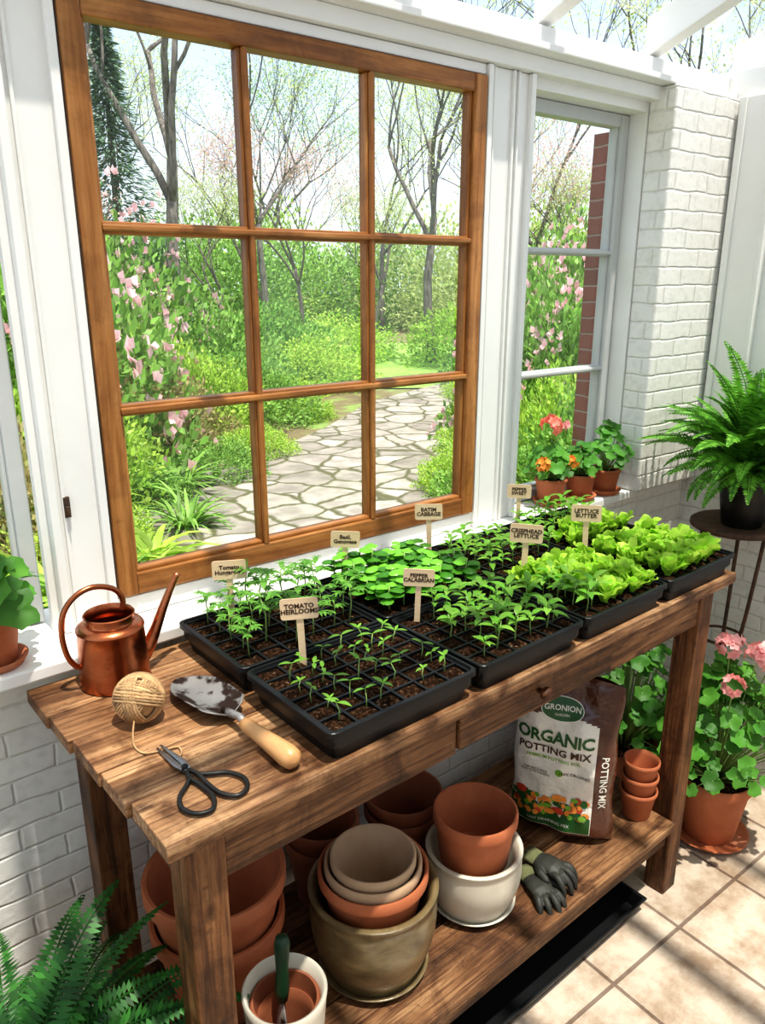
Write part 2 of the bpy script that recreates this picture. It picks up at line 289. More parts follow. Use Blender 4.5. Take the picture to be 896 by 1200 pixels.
# ------------------------------------------------------------------ camera / light
f,p,yaw,H=898.35,.2976,.9151,1.4741
cam=bpy.data.cameras.new('camera'); co=bpy.data.objects.new('camera',cam); COL.objects.link(co); scene.camera=co
cam.sensor_fit='VERTICAL'; cam.sensor_height=24; cam.sensor_width=24*896/1200; cam.lens=f/1200*24; cam.clip_start=.02; cam.clip_end=200
co.location=(0,0,H); d=Vector((math.cos(yaw)*math.cos(p),math.sin(yaw)*math.cos(p),-math.sin(p))); co.rotation_euler=d.to_track_quat('-Z','Y').to_euler()
sun=bpy.data.lights.new('sun','SUN'); sun.energy=5.2; sun.angle=.02; sun.color=(1,.94,.84); so=bpy.data.objects.new('sun',sun); COL.objects.link(so)
so.rotation_euler=(-Vector((.02,-.24,.9))).to_track_quat('-Z','Y').to_euler(); so.location=(0,0,6)
w=bpy.data.worlds.new('world'); scene.world=w; w.use_nodes=True; wn=w.node_tree.nodes; wl=w.node_tree.links; bg=wn['Background']
tc=wn.new('ShaderNodeTexCoord'); sp=wn.new('ShaderNodeSeparateXYZ'); cr=wn.new('ShaderNodeValToRGB'); wl.new(tc.outputs['Generated'],sp.inputs[0]); wl.new(sp.outputs[2],cr.inputs[0])
cr.color_ramp.elements[0].position=.08; cr.color_ramp.elements[0].color=(.84,.91,1,1); cr.color_ramp.elements[1].position=.30; cr.color_ramp.elements[1].color=(.52,.71,.97,1); e_=cr.color_ramp.elements.new(.7); e_.color=(.92,.95,1,1)
wl.new(cr.outputs[0],bg.inputs[0]); bg.inputs[1].default_value=1.25
scene.view_settings.view_transform='Standard'
try: scene.view_settings.look='Medium High Contrast'
except Exception as ex: pass
scene.view_settings.exposure=.08
# ------------------------------------------------------------------ room
W=1.30
WX0,WX1,WZ0,WZ1=.398,1.262,.926,1.874
W2=1.462
def struct(name,g,mat,bevel=0,label=None): return ob(name,mesh(name,g,mat),kind='structure',bevel=bevel,label=label or name.replace('_',' '))
g=G(); g.box(-1.4,2.27,-1.5,1.265,-.05,0); struct('floor',g,TILE,label='beige square ceramic tile floor with brown grout')
g=G(); g.box(-1.4,2.25,1.265,1.40,-.05,.862); struct('wall_back',g,BRICKW,label='white painted brick knee wall below the sill')
g=G()
for x0,x1,yb in ((-1.4,-.35,1.345),(.287,WX0-.002,1.325),(WX1+.002,1.412,1.325),(1.855,2.15,1.40)): g.box(x0,x1,1.305,yb,.885,1.985)
for x0,x1 in ((-.35,.287),(WX0-.002,WX1+.002),(1.412,1.855)): g.box(x0,x1,1.305,1.40,WZ1+.001,1.985)
g.box(WX0-.002,WX1+.002,1.305,1.33,.885,WZ0-.001)
struct('wall_back_upper',g,WHITE,label='white painted wooden wall framing between the windows')
g=G()
v=[(-1.4,1.125),(2.15,1.261),(2.15,1.42),(-1.4,1.42)]
g.add([(x,y,z) for z in (.862,.886) for x,y in v],[(3,2,1,0),(4,5,6,7),(0,1,5,4),(1,2,6,5),(2,3,7,6),(3,0,4,7)])
struct('trim_1',g,WHITE,.004,'white painted window sill shelf')
def casing(n,x0,x1,z0=.887,z1=1.897,y=1.305,ex=()):
    g=G(); g.box(x0,x1,y-.012,y+.004,z0,z1)
    g.box(x0,x0+.014,y-.024,y-.011,z0,z1); g.box(x1-.014,x1,y-.024,y-.011,z0,z1); g.box(x0+.022,x0+.028,y-.017,y-.011,z0,z1)
    for a,b,dy in ex: g.box(a,b,y-dy,y-.011,z0,z1)
    struct('trim_%d'%n,g,WHITE,.002,'white vertical window casing board')
casing(2,.300,.394); casing(3,1.266,1.412,ex=((1.345,1.352,.02),(1.36,1.366,.02))); casing(5,-.46,-.36)
g=G(); g.box(WX0-.003,WX1+.003,1.289,1.309,.887,WZ0-.003); g.box(WX0-.003,WX1+.003,1.289,1.309,WZ1+.003,1.897); struct('trim_6',g,WHITE,.002,'white boards above and below the wooden window')
g=G(); g.box(-1.4,2.15,1.235,1.309,1.93,1.945); g.box(-1.4,2.15,1.262,1.308,1.945,1.985); g.box(-1.4,2.15,1.272,1.307,1.898,1.93); struct('trim_7',g,WHITE,.003,'white painted header beam and cornice')
def window(n,x0,x1,z0,z1,y,fr,mu,nx,nz,mv,mh,label,bot=None):
    e=ob('window_%d'%n,None,loc=(0,0,0),kind='structure',label=label)
    bot=bot or fr
    g=G(); g.box(x0,x0+fr,y-.02,y+.02,z0,z1); g.box(x1-fr,x1,y-.02,y+.02,z0,z1)
    g.box(x0+fr-.001,x0+fr+.007,y-.010,y+.015,z0,z1); g.box(x1-fr-.007,x1-fr+.001,y-.010,y+.015,z0,z1)
    ob('stile',mesh('stile',g,mv),e,bevel=.003)
    g=G(); g.box(x0+fr,x1-fr,y-.018,y+.02,z0,z0+bot); g.box(x0+fr,x1-fr,y-.018,y+.02,z1-fr,z1); g.box(x0+fr,x1-fr,y-.01,y+.015,z0+bot-.001,z0+bot+.008)
    ob('rail',mesh('rail',g,mh),e,bevel=.003)
    ix0,ix1,iz0,iz1=x0+fr,x1-fr,z0+bot,z1-fr
    g=G()
    for i in range(1,nx):
        xc=ix0+(ix1-ix0)*i/nx; g.box(xc-mu/2,xc+mu/2,y-.010,y+.015,iz0,iz1); g.box(xc-mu*.28,xc+mu*.28,y-.019,y-.009,iz0,iz1)
    if nx>1: ob('muntin',mesh('muntin',g,mv),e,bevel=.003)
    g=G()
    for i in range(1,nz):
        zc=iz0+(iz1-iz0)*i/nz; g.box(ix0,ix1,y-.011,y+.016,zc-mu/2,zc+mu/2); g.box(ix0,ix1,y-.021,y-.010,zc-mu*.28,zc+mu*.28)
    if nz>1: ob('glazing_bar',mesh('glazing_bar',g,mh),e,bevel=.003)
    g=G(); g.add([(ix0,y+.005,iz0),(ix1,y+.005,iz0),(ix1,y+.005,iz1),(ix0,y+.005,iz1)],[(0,1,2,3)]); ob('glass',mesh('glass',g,GLASS),e)
    return e
window(1,WX0,WX1,WZ0,WZ1,W,.034,.020,3,3,WINWOOD,WINWOODH,'orange-brown wooden window with nine panes',bot=.04)
window(2,W2,1.853,.89,WZ1,1.375,.030,.018,1,3,SASH,SASH,'narrow pale gray sash window with three panes')
window(3,-.35,.285,.89,WZ1,1.37,.026,.02,1,2,SASH,SASH,'pale gray sash window beside the wooden window')
g=G(); g.box(.324,.334,1.286,1.294,1.09,1.125); g.box(.326,.332,1.278,1.288,1.10,1.11); ob('casing_latch',mesh('casing_latch',g,RUST),bpy.data.objects['trim_2'])
g=G(); g.box(1.858,2.15,1.225,1.304,.886,1.929); struct('wall_pier',g,BRICKW,.006,'white painted brick pier in the corner')
g=G(); g.box(2.15,2.27,-1.5,1.4,-.05,.95); struct('wall_right',g,BRICKW,0,'white painted brick side wall')
g=G(); g.box(2.151,2.27,.72,1.4,.951,2.0); g.box(2.135,2.152,1.10,1.215,.95,1.93); g.box(2.128,2.136,1.195,1.215,.95,1.93); g.box(2.135,2.152,.72,.84,.95,2.0); g.box(2.128,2.136,1.10,1.115,.95,1.93); g.box(2.151,2.27,-1.5,.72,1.95,2.0)
struct('wall_right_upper',g,WHITE,.003,'white boarded side wall')
g=G(); g.box(-1.4,2.27,-1.6,-1.5,-.05,2.95); struct('added_wall_front',g,WHITE,0,'added unseen white wall behind the camera, cutting flat light')  # unseen wall added behind the camera to block flat sky light
g=G(); g.box(-1.5,-1.4,-1.6,1.4,-.05,.95); g.box(-1.5,-1.4,-1.6,1.4,1.95,2.05); struct('added_wall_left',g,WHITE,0,'added unseen low white side wall, cutting open-side light')  # out of view, added to hold back sky light from the open left
sl=.36; Z0=1.985
g=G()
for i in range(9):
    x=-.98+i*.40
    y0,y1=1.29,-1.5; z0,z1=Z0,Z0+sl*(y0-y1)
    g.add([(x-.022,y0,z0),(x+.022,y0,z0),(x+.022,y1,z1),(x-.022,y1,z1),(x-.022,y0,z0+.085),(x+.022,y0,z0+.085),(x+.022,y1,z1+.085),(x-.022,y1,z1+.085)],[(0,3,2,1),(4,5,6,7),(0,1,5,4),(1,2,6,5),(2,3,7,6),(3,0,4,7)])
for yy in (.45,-.4,-1.3):
    z=Z0+sl*(1.29-yy); g.box(-1.2,2.27,yy-.016,yy+.016,z+.03,z+.085)
struct('ceiling',g,WHITE,.003,'sloped glass roof on white painted rafters')
g=G(); z1=Z0+.09+sl*2.79; g.add([(-1.4,1.29,Z0+.09),(2.27,1.29,Z0+.09),(2.27,-1.5,z1),(-1.4,-1.5,z1)],[(0,1,2,3)]); ob('ceiling_glass',mesh('ceiling_glass',g,GLASS),bpy.data.objects['ceiling'])
g=G(); g.box(1.935,2.3,1.401,1.53,-.1,1.86); struct('wall_exterior',g,BRICKR,0,'red brick pier outside the side window')
# ------------------------------------------------------------------ bench
TA=.0384; TX,TY=.249,.723; TL,TD=1.335,.475
ca,sa=math.cos(TA),math.sin(TA)
def tw(x,y,z=.85): return (TX+x*ca-y*sa,TY+x*sa+y*ca,z)
bench=ob('potting_bench',None,loc=(TX,TY,0),rz=TA,label='weathered brown wooden potting bench with lower shelf and drawer',cat='table')
g=G(); n=5; cuts=[0,.105,.19,.29,.375,.475]
for i in range(n):
    y0,y1=cuts[i],cuts[i+1]; s0=-.024*(y0+y1)/2/.475-(.000,.0015,0,.001,0)[i]; g.box(s0,TL-(.0,.002,.001,.003,0)[i],y0+.0006,y1-.0012,.827,.85-(0,.0008,0,.001,.0004)[i])
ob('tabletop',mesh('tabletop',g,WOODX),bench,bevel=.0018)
g=G(); g.box(.085,.50,.035,.055,.735,.826); g.box(.925,TL-.085,.035,.055,.735,.826); g.box(.50,.925,.045,.055,.735,.826)
g.box(.085,TL-.085,TD-.055,TD-.035,.735,.826); g.box(.035,.055,.085,TD-.085,.735,.826); g.box(TL-.055,TL-.035,.085,TD-.085,.735,.826)
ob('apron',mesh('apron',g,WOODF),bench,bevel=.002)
dr=ob('drawer',mesh('drawer',G().box(.504,.921,.031,.045,.742,.820),WOODF),bench,bevel=.003)
ob('knob',mesh('knob',G().lathe([(.005,0),(.005,.008),(.012,.014),(.013,.02),(.008,.026),(.001,.027)],20),WOODZ,True),dr,loc=(.70,.032,.78),rot=(pi/2,0,0))
for x in (.03,TL-.085):
    for y in (.03,TD-.085):
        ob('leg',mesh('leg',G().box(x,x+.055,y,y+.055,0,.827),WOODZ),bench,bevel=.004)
g=G()
for i in range(3):
    a,b=.02,TD-.02; y0=a+(b-a)*i/3; g.box(.086,TL-.086,y0+.0015,y0+(b-a)/3-.0015,.198,.22)
g.box(.086,TL-.086,.04,.062,.145,.198); g.box(.086,TL-.086,TD-.062,TD-.04,.145,.198)
g.box(.036,.086,.086,TD-.086,.16,.22); g.box(TL-.086,TL-.036,.086,TD-.086,.16,.22)
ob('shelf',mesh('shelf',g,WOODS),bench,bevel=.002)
# ------------------------------------------------------------------ plants for trays
def seedling(kind):
    g=G(); s=G()
    if kind=='tiny':
        h=.020+R.random()*.013; s.tube([(0,0,0),(R.uniform(-.003,.003),0,h*.6),(R.uniform(-.004,.004),R.uniform(-.004,.004),h)],[.0011,.0009,.0007],5)
        top=s.v[-3]; a=R.random()*6
        for k in range(2): g.leaf((top[0],top[1],h),a+k*pi+R.uniform(-.3,.3),.5,.016+R.random()*.008,.0068,.7,.15,4,'ovate')
        for k in range(R.choice((0,1,1,2))): g.leaf((top[0],top[1],h),a+pi/2+k*pi,.9,.011,.005,.6,.2,4,'ovate')
    elif kind=='tomato':
        h=.056+R.random()*.026; s.tube([(0,0,0),(R.uniform(-.004,.004),0,h*.5),(R.uniform(-.006,.006),R.uniform(-.006,.006),h)],[.0015,.0012,.0008],5)
        a=R.random()*6
        for k in range(6):
            z=h*(.62+.075*k); az=a+k*2.4; L=.026+R.random()*.012
            h2=Vector((math.cos(az),math.sin(az),0))
            g.leaf((0,0,z),az,.75,L,.0095,1.1,.2,4,'lance')
            for t in (.45,.7):
                for sg in (-1,1): g.leaf(tuple(h2*L*t*.8+Vector((0,0,z+L*t*.55-L*t*t*.35))),az+sg*.95,.2,L*.42,.006,.6,.2,3,'lance')
    elif kind=='pepper':
        h=.034+R.random()*.020; s.tube([(0,0,0),(0,R.uniform(-.003,.003),h*.5),(R.uniform(-.005,.005),R.uniform(-.005,.005),h)],[.0014,.0011,.0009],5)
        a=R.random()*6
        for k in range(6):
            z=h*(.6+.08*k); g.leaf((0,0,z),a+k*2.4,.95-R.random()*.5,.023+R.random()*.013,.0125,1.0,.2,5,'ovate')
    elif kind=='basil':
        h=.042+R.random()*.018; s.tube([(0,0,0),(0,0,h)],[.002,.0015],5)
        a=R.random()*6
        for k in range(9):
            z=h*(.4+.075*k); g.leaf((0,0,z),a+(k%2)*pi+(k//2)*pi/2+R.uniform(-.2,.2),.85-.02*k+R.random()*.2,.031-(.0012*k)+R.random()*.006,.0235,1.4,-.42,6,'round')
    elif kind=='lettuce':
        a=R.random()*6
        for k in range(8):
            g.leaf((R.uniform(-.005,.005),R.uniform(-.005,.005),0),a+k*2.4,1.54-.055*k+R.uniform(-.15,.1),.040+R.random()*.024,.021+R.random()*.012,.2+R.random()*.7,.32,9,'spoon',wave=.15,twist=R.uniform(-.4,.4))
        s.tube([(0,0,-.002),(0,0,.006)],[.004,.003],6)
    return g,s
def seedmesh(kind,mat):
    out=[]
    for i in range(7):
        g,s=seedling(kind); nf=len(s.f); a=G(); a.add(s.v,s.f); a.add(g.v,g.f)
        me=mesh(kind+'_seedling',a,[STEMG,mat],True)
        for k,pp in enumerate(me.polygons): pp.material_index=0 if k<nf else 1
        out.append(me)
    return out
SM={'tiny':seedmesh('tiny',PEP),'tomato':seedmesh('tomato',TOM),'pepper':seedmesh('pepper',PEP),'basil':seedmesh('basil',BAS),'lettuce':seedmesh('lettuce',LET)}
TWd,TDp=.262,.224
def traybody():
    g=G(); h=.050; w,d=TWd,TDp
    def ring(e,z,c=.012):
        out=[]
        for cx,cy,a0 in ((e+c,e+c,pi),(w-e-c,e+c,1.5*pi),(w-e-c,d-e-c,0),(e+c,d-e-c,pi/2)):
            for q in range(5): a=a0+q*pi/8; out.append((cx+c*math.cos(a),cy+c*math.sin(a),z))
        return out
    rs=[ring(.013,0),ring(.010,.020),ring(.006,.021),ring(.004,.040),ring(.0,.041),ring(0,h-.001),ring(.001,h),ring(.005,h),ring(.006,h-.004),ring(.014,.004)]
    v=[];F=[]; m=20
    for r in rs: v+=r
    for k in range(len(rs)-1):
        for q in range(m):
            a=k*m+q; b=k*m+(q+1)%m; F.append((a,b,b+m,a+m))
    F.append(tuple(range(m))[::-1]); o=(len(rs)-1)*m; F.append(tuple(o+i for i in range(m)))
    return g.add(v,F)
TB=mesh('tray_body',traybody(),BLACKP)
def grid(nx,ny):
    g=G()
    for i in range(nx+1):
        x=.009+(TWd-.018)*i/nx; g.box(x-.0021,x+.0021,.009,TDp-.009,.022,.0462)
    for j in range(ny+1):
        y=.009+(TDp-.018)*j/ny; g.box(.009,TWd-.009,y-.0021,y+.0021,.022,.0464)
    return g
TG=mesh('cell_divider',grid(6,6),BLACKP)
def soilmesh(nx=6,ny=6,hi=.0462,amp=.005):
    g=G(); n=90; v=[];F=[]
    for j in range(n+1):
        for i in range(n+1):
            x=.009+(TWd-.018)*i/n; y=.009+(TDp-.018)*j/n
            cx=abs(((i/n*nx)%1)-.5)*2; cy=abs(((j/n*ny)%1)-.5)*2
            z=hi-.0065*max(cx,cy)**3+mnoise.noise(Vector((x*240,y*240,1.3)))*amp*.45+mnoise.noise(Vector((x*70,y*70,4)))*amp*.45
            v.append((x,y,z))
    for j in range(n):
        for i in range(n):
            a=j*(n+1)+i; F.append((a,a+1,a+n+2,a+n+1))
    return g.add(v,F)
TS=mesh('tray_soil',soilmesh(),SOIL,False)
PITCH=.270; OX=.247
specs=[(0,0,'tiny',6,6,.85,'small tomato sprouts in a black cell tray'),(1,0,'pepper',6,5,.85,'young pepper seedlings in a black cell tray'),(2,0,'lettuce',8,6,1,'lime green lettuce seedlings in a black tray'),(3,0,'lettuce',8,6,1,'lime green lettuce filling a black tray at the bench end'),
 (0,1,'tomato',6,5,.9,'leggy tomato seedlings in a black tray by the window'),(1,1,'basil',7,6,.95,'dense basil seedlings in a black tray by the window'),(2,1,'pepper',6,5,.8,'pepper seedlings over dark soil in a black tray'),(3,1,'pepper',7,5,1,'leafy green seedlings in a black tray near the pots')]
for i,j,kind,nx,ny,pr,lab in specs:
    loc=tw(OX+i*PITCH-(.018 if i==0 else 0),.0+j*.2305,.8505)
    e=ob('seed_tray',None,loc=loc,rz=TA,label=lab,cat='seedling tray',group='seedling trays on the bench',scale=(1.07 if i==0 else 1,1,1))
    ob('tray_body',TB,e); ob('cell_divider',TG,e); ob('soil',TS,e)
    if kind=='tiny': pr=.72
    for a in range(nx):
        for b in range(ny):
            if R.random()>pr: continue
            x=.018+(TWd-.036)*(a+.5)/nx+R.uniform(-.006,.006); y=.016+(TDp-.032)*(b+.5)/ny+R.uniform(-.006,.006)
            k=kind; sc_=R.uniform(.8,1.2)
            if i==3 and j==1 and b<2: k='lettuce'
            if i==2 and j==0 and a<2: k='pepper' if b<4 else 'lettuce'
            if k=='lettuce': sc_=R.uniform(.6,1.0)
            ob('seedling',R.choice(SM[k]),e,loc=(x,y,.044),rz=R.random()*6,scale=sc_)
# ------------------------------------------------------------------ text
def textmesh(s,size,mat,M,extrude=.0003,offset=0.,space=1.,name='lettering'):
    cu=bpy.data.curves.new('t','FONT'); cu.body=s; cu.size=size; cu.extrude=extrude; cu.offset=offset; cu.align_x='CENTER'; cu.align_y='CENTER'; cu.resolution_u=2; cu.space_line=.85; cu.space_character=space
    o=bpy.data.objects.new('t',cu); COL.objects.link(o); dg=bpy.context.evaluated_depsgraph_get(); dg.update()
    me=bpy.data.meshes.new_from_object(o.evaluated_get(dg)); bpy.data.objects.remove(o); me.name=name; me.transform(M); me.materials.clear(); me.materials.append(mat); return me
RX=Matrix.Rotation(pi/2,4,'X')
for x,y,s,txt,tilt in [(.548,1.150,1.08,'Tomato\nHungarolve',.0),(.561,.932,1.08,'TOMATO\nHEIRLOOMS',-.04),(.803,1.172,1.05,'Basil,\nGenovese',.05),(.797,.938,1.0,'PEPPER\nCALABRIAN',.03),(1.045,1.190,1.1,'BATIM\nCABBAGE',-.03),(1.083,.952,1.18,'CRISPHEAD\nLETTUCE',.02),(1.335,1.20,1.05,'PEPPER\nSWEET',0),(1.292,.965,1.15,'LETTUCE\nBUTTER',-.03)]:
    g=G(); g.box(-.005,.005,-.0012,.0012,0,.085)
    bw,bh,r=.027,.016,.004; pts=[]
    for cx,cz,a0 in ((bw-r,bh-r,0),(-bw+r,bh-r,pi/2),(-bw+r,-bh+r,pi),(bw-r,-bh+r,1.5*pi)):
        for q in range(4):
            a=a0+q*pi/6; pts.append((cx+r*math.cos(a),cz+r*math.sin(a)+.098))
    n=len(pts); g.add([(a,-.0028,b) for a,b in pts]+[(a,-.0012,b) for a,b in pts],[tuple(range(n))[::-1],tuple(range(n,2*n))]+[(k,(k+1)%n,(k+1)%n+n,k+n) for k in range(n)])
    o=ob('plant_marker',mesh('plant_marker',g,MARK),loc=(x,y,.882),rot=(tilt*.5,tilt,math.atan2(-x,y)),scale=s,label='pale wooden plant marker reading '+txt.replace('\n',' ').replace(',',''),cat='plant marker',group='plant markers in the trays')
    ob('lettering',textmesh(txt,.0106 if len(txt)<16 else .0098,INK,Matrix.Translation((0,-.003,.098))@RX,.0002,.0003),o)
# ------------------------------------------------------------------ watering can
can=ob('watering_can',None,loc=(.334,1.142,.8505),label='hammered copper watering can with round handle',cat='watering can',rz=.04)
g=G(); g.lathe([(.001,0),(.054,0),(.0555,.003),(.0545,.008),(.0520,.07),(.0510,.092),(.0525,.094),(.051,.097),(.046,.101),(.038,.1035),(.037,.106),(.037,.114),(.0395,.116),(.038,.118),(.035,.114),(.035,.102),(.049,.09),(.051,.01),(.001,.008)],48)
b_=ob('body',mesh('body',g,COPPER,True),can); m=b_.modifiers.new('e','EDGE_SPLIT'); m.split_angle=.7
g=G(); pts=[(.046,0,.028),(.060,0,.042),(.074,0,.068),(.088,0,.098),(.103,0,.127),(.116,0,.149),(.121,0,.154)]
g.tube(pts,[.015,.0115,.009,.0075,.006,.0055,.006],14); ob('spout',mesh('spout',g,COPPER,True),can)
def smooth(P,k=4,closed=False):
    P=[Vector(q) for q in P]; out=[]
    for i in range(len(P)-1):
        a,b,c,d_=P[max(i-1,0)],P[i],P[i+1],P[min(i+2,len(P)-1)]
        for s in range(k):
            t=s/k; out.append(.5*((2*b)+(-a+c)*t+(2*a-5*b+4*c-d_)*t*t+(-a+3*b-3*c+d_)*t**3))
    out.append(P[-1]); return out
g=G(); g.tube(smooth([(.022,0,.113),(.024,0,.136),(.010,0,.156),(-.02,0,.166),(-.048,0,.158),(-.068,0,.135),(-.074,0,.10),(-.070,0,.065),(-.060,0,.045),(-.052,0,.040)]),.0044,10)
ob('handle',mesh('handle',g,COPPER,True),can)
# ------------------------------------------------------------------ twine
g=G(); Rb=.036
g.lathe([(.001,-.034)]+[(.033*math.cos(a),.033*math.sin(a)) for a in [(-1.3+.2*k) for k in range(14)]]+[(.001,.034)],24)
for b in range(9):
    ax=Vector((R.uniform(-1,1),R.uniform(-1,1),R.uniform(-.8,.8))).normalized(); t=ax.orthogonal().normalized(); u=ax.cross(t)
    for q in range(5):
        off=(q-2)*.0044; rr=math.sqrt((Rb+.0008*b*.3)**2-off**2)
        g.tube([ax*off+(t*math.cos(a)+u*math.sin(a))*rr for a in [2*pi*k/30 for k in range(30)]],.0021,6,closed=True)
tb=ob('twine_ball',mesh('twine_ball',g,TWINE,True),loc=(.322,1.0,.8505+.0372),label='ball of natural jute twine with loose end',cat='twine',scale=.94)
g=G(); P=[(-.02,-.028,-.018),(-.028,-.04,-.034),(-.035,-.065,-.0378),(-.03,-.09,-.0378),(-.005,-.10,-.0378),(.015,-.105,-.0378),(.012,-.125,-.0378),(-.002,-.13,-.0378),(.0,-.15,-.0378)]
g.tube(smooth(P),.0016,5); ob('twine_end',mesh('twine_end',g,TWINE,True),tb)
# ------------------------------------------------------------------ trowel
tr=ob('garden_trowel',None,loc=(.424,.900,.8505),rz=.09,label='steel hand trowel with soil and pale wooden handle',cat='trowel')
g=G(); v=[];F=[];nu,nv=12,18
for j in range(nv+1):
    t=j/nv; w_=.038*(min(1,(t/.12)**.5) if t<.12 else (1 if t<.55 else max(.02,math.cos((t-.55)/.45*pi/2)**.75))); w_*=(.90+.10*min(1,t*2))
    for i in range(nu+1):
        s=-1+2*i/nu; v.append((s*w_,.01+t*.165,.006+.016*s*s*(w_/.038)*(1-.5*t)+.008*(1-t)))
for j in range(nv):
    for i in range(nu):
        a=j*(nu+1)+i; F.append((a,a+1,a+nu+2,a+nu+1))
g.add(v,F); bl=ob('blade',mesh('blade',g,STEEL,True),tr); md=bl.modifiers.new('s','SOLIDIFY'); md.thickness=.0015
g=G(); g.tube([(0,.03,.014),(0,.01,.017),(0,-.012,.022),(0,-.03,.018)],[.006,.006,.0055,.0055],10); ob('tang',mesh('tang',g,STEEL,True),tr)
g=G(); g.lathe([(.001,0),(.0085,.001),(.0105,.012),(.011,.03),(.0125,.06),(.0145,.09),(.0155,.105),(.014,.118),(.007,.124),(.001,.125)],24,Matrix.Translation((0,-.022,.0165))@Matrix.Rotation(pi/2,4,'X'))
ob('handle',mesh('handle',g,HANDLE,True),tr)
# ------------------------------------------------------------------ scissors
sc=ob('scissors',None,loc=(.322,.845,.8505),rz=.12,label='black iron garden scissors with looped handles',cat='scissors')
for sg in (-1,1):
    g=G(); z=.003+.002*(sg>0)
    g.add([(sg*-.004,-.008,z),(sg*.005,-.006,z),(sg*.009,.012,z),(sg*.0045,.068,z),(sg*.0015,.07,z),(sg*.0,.01,z)]+[(sg*-.004,-.008,z+.0028),(sg*.005,-.006,z+.0028),(sg*.009,.012,z+.0028),(sg*.0045,.068,z+.001),(sg*.0015,.07,z+.001),(sg*.0,.01,z+.0028)],
      [(5,4,3,2,1,0),(6,7,8,9,10,11)]+[(k,(k+1)%6,(k+1)%6+6,k+6) for k in range(6)])
    ob('blade',mesh('blade',g,BLADE),sc)
    g=G(); P=smooth([(0,-.004,.005),(-sg*.006,-.022,.005),(-sg*.004,-.045,.005),(-sg*.005,-.075,.005),(-sg*.018,-.095,.005),(-sg*.036,-.09,.005),(-sg*.044,-.07,.005),(-sg*.036,-.048,.005),(-sg*.02,-.035,.005),(-sg*.007,-.024,.005)],5)
    g.tube(P,.0031,8); ob('handle',mesh('handle',g,IRON,True),sc)
g=G(); g.lathe([(.0045,0),(.0045,.009),(.003,.0105),(.001,.011)],14); ob('pivot',mesh('pivot',g,IRON,True),sc)
# ------------------------------------------------------------------ pots
def potgeo(r,h,taper=.68,rim=.16,t=.007,lip=True,belly=0):
    rb=r*taper; prof=[(rb,0)]
    hr=h*(1-rim)
    if belly:
        for k in range(1,9):
            q=k/9; prof.append((rb+(r*.96-rb)*q+belly*math.sin(pi*q),h*.94*q))
        prof+=[(r*.97,h*.93),(r,h*.95),(r*1.0,h*.985),(r-t*.5,h),(r-t,h*.985)]
    elif lip: prof+=[(rb+.001,.001),(r*.93,hr),(r*.995,hr+.002),(r,hr+.005),(r,h-.003),(r-.003,h),(r-t,h-.001)]
    else: prof+=[(r*.97,h*.9),(r,h-.004),(r-t*.4,h),(r-t,h-.003)]
    prof+=[(r*.93-t,hr*.98),(max(rb-t,.01),t),(.001,t)]
    g=G(); g.lathe(prof,48); return g
def saucer(r,h=.018): g=G(); g.lathe([(r*.82,0),(r*.97,h*.8),(r,h),(r-.005,h),(r*.8,.006),(.001,.006)],48); return g
def pot(name,loc,r,h,mat,label,cat='pot',rot=None,group=None,**k):
    o=ob(name,mesh(name,potgeo(r,h,**k),mat,True),loc=loc,rot=rot,label=label,cat=cat,group=group)
    m=o.modifiers.new('e','EDGE_SPLIT'); m.split_angle=.9
    return o
SZ=.2205
for k,(r,z) in enumerate(((.118,SZ),(.123,SZ+.085))):
    pot('terracotta_pot',(.435,1.045,z),r,.185,TERRA,'large empty terracotta pot stacked with its twin',group='large stacked pots on the shelf',t=.009)
pot('cream_pot',(.437,.815,SZ),.066,.21,CREAM,'tall cream glazed pot holding a small trowel',lip=False,taper=.75,t=.007)
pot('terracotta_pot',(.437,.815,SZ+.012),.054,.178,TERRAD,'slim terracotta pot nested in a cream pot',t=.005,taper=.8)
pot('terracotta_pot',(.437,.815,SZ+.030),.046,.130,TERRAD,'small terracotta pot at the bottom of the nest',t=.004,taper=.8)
h=ob('hand_trowel',None,loc=(.432,.825,SZ+.05),rot=(-.10,.10,0),label='small hand trowel with dark green handle in pot',cat='trowel')
pmG=pm('green_handle',[(.3,(.008,.035,.014)),(.7,(.012,.05,.02))],bump=0,rough=.4)
ob('handle',mesh('handle',G().lathe([(.001,.11),(.009,.112),(.012,.13),(.010,.17),(.013,.21),(.010,.222),(.001,.225)],16),pmG,True),h)
ob('blade',mesh('blade',G().tube([(0,0,0),(0,0,.03),(0,0,.07),(0,0,.112)],[.004,.02,.018,.005],10,flat=.2),STEEL,True),h)
P0=(.690,.925)
ob('saucer',mesh('saucer',saucer(.105),OLIVE,True),loc=(*P0,SZ),label='brown glazed saucer under the olive pot',cat='saucer')
pot('glazed_pot',(*P0,SZ+.007),.121,.182,OLIVE,'round olive brown glazed pot holding nested clay pots',taper=.72,belly=.014,t=.012)
pot('terracotta_pot',(*P0,SZ+.075),.102,.150,TERRA,'terracotta pot nested in the olive glazed pot',t=.006)
pot('clay_pot',(*P0,SZ+.098),.090,.140,BEIGE,'beige clay pot nested inside terracotta',t=.006)
pot('clay_pot',(*P0,SZ+.122),.079,.130,BEIGE,'smallest beige clay pot on top of the nest',t=.006)
P1=(.945,.92)
ob('saucer',mesh('saucer',saucer(.090),CREAM,True),loc=(*P1,SZ),label='cream glazed saucer under the white pot',cat='saucer')
pot('white_pot',(*P1,SZ+.007),.1,.135,CREAM,'cream white glazed pot holding a terracotta pot',lip=False,taper=.74,belly=.012,t=.010)
pot('terracotta_pot',(*P1,SZ+.112),.086,.116,TERRA,'clean terracotta pot nested in a white pot',t=.006,taper=.80,rim=.22)
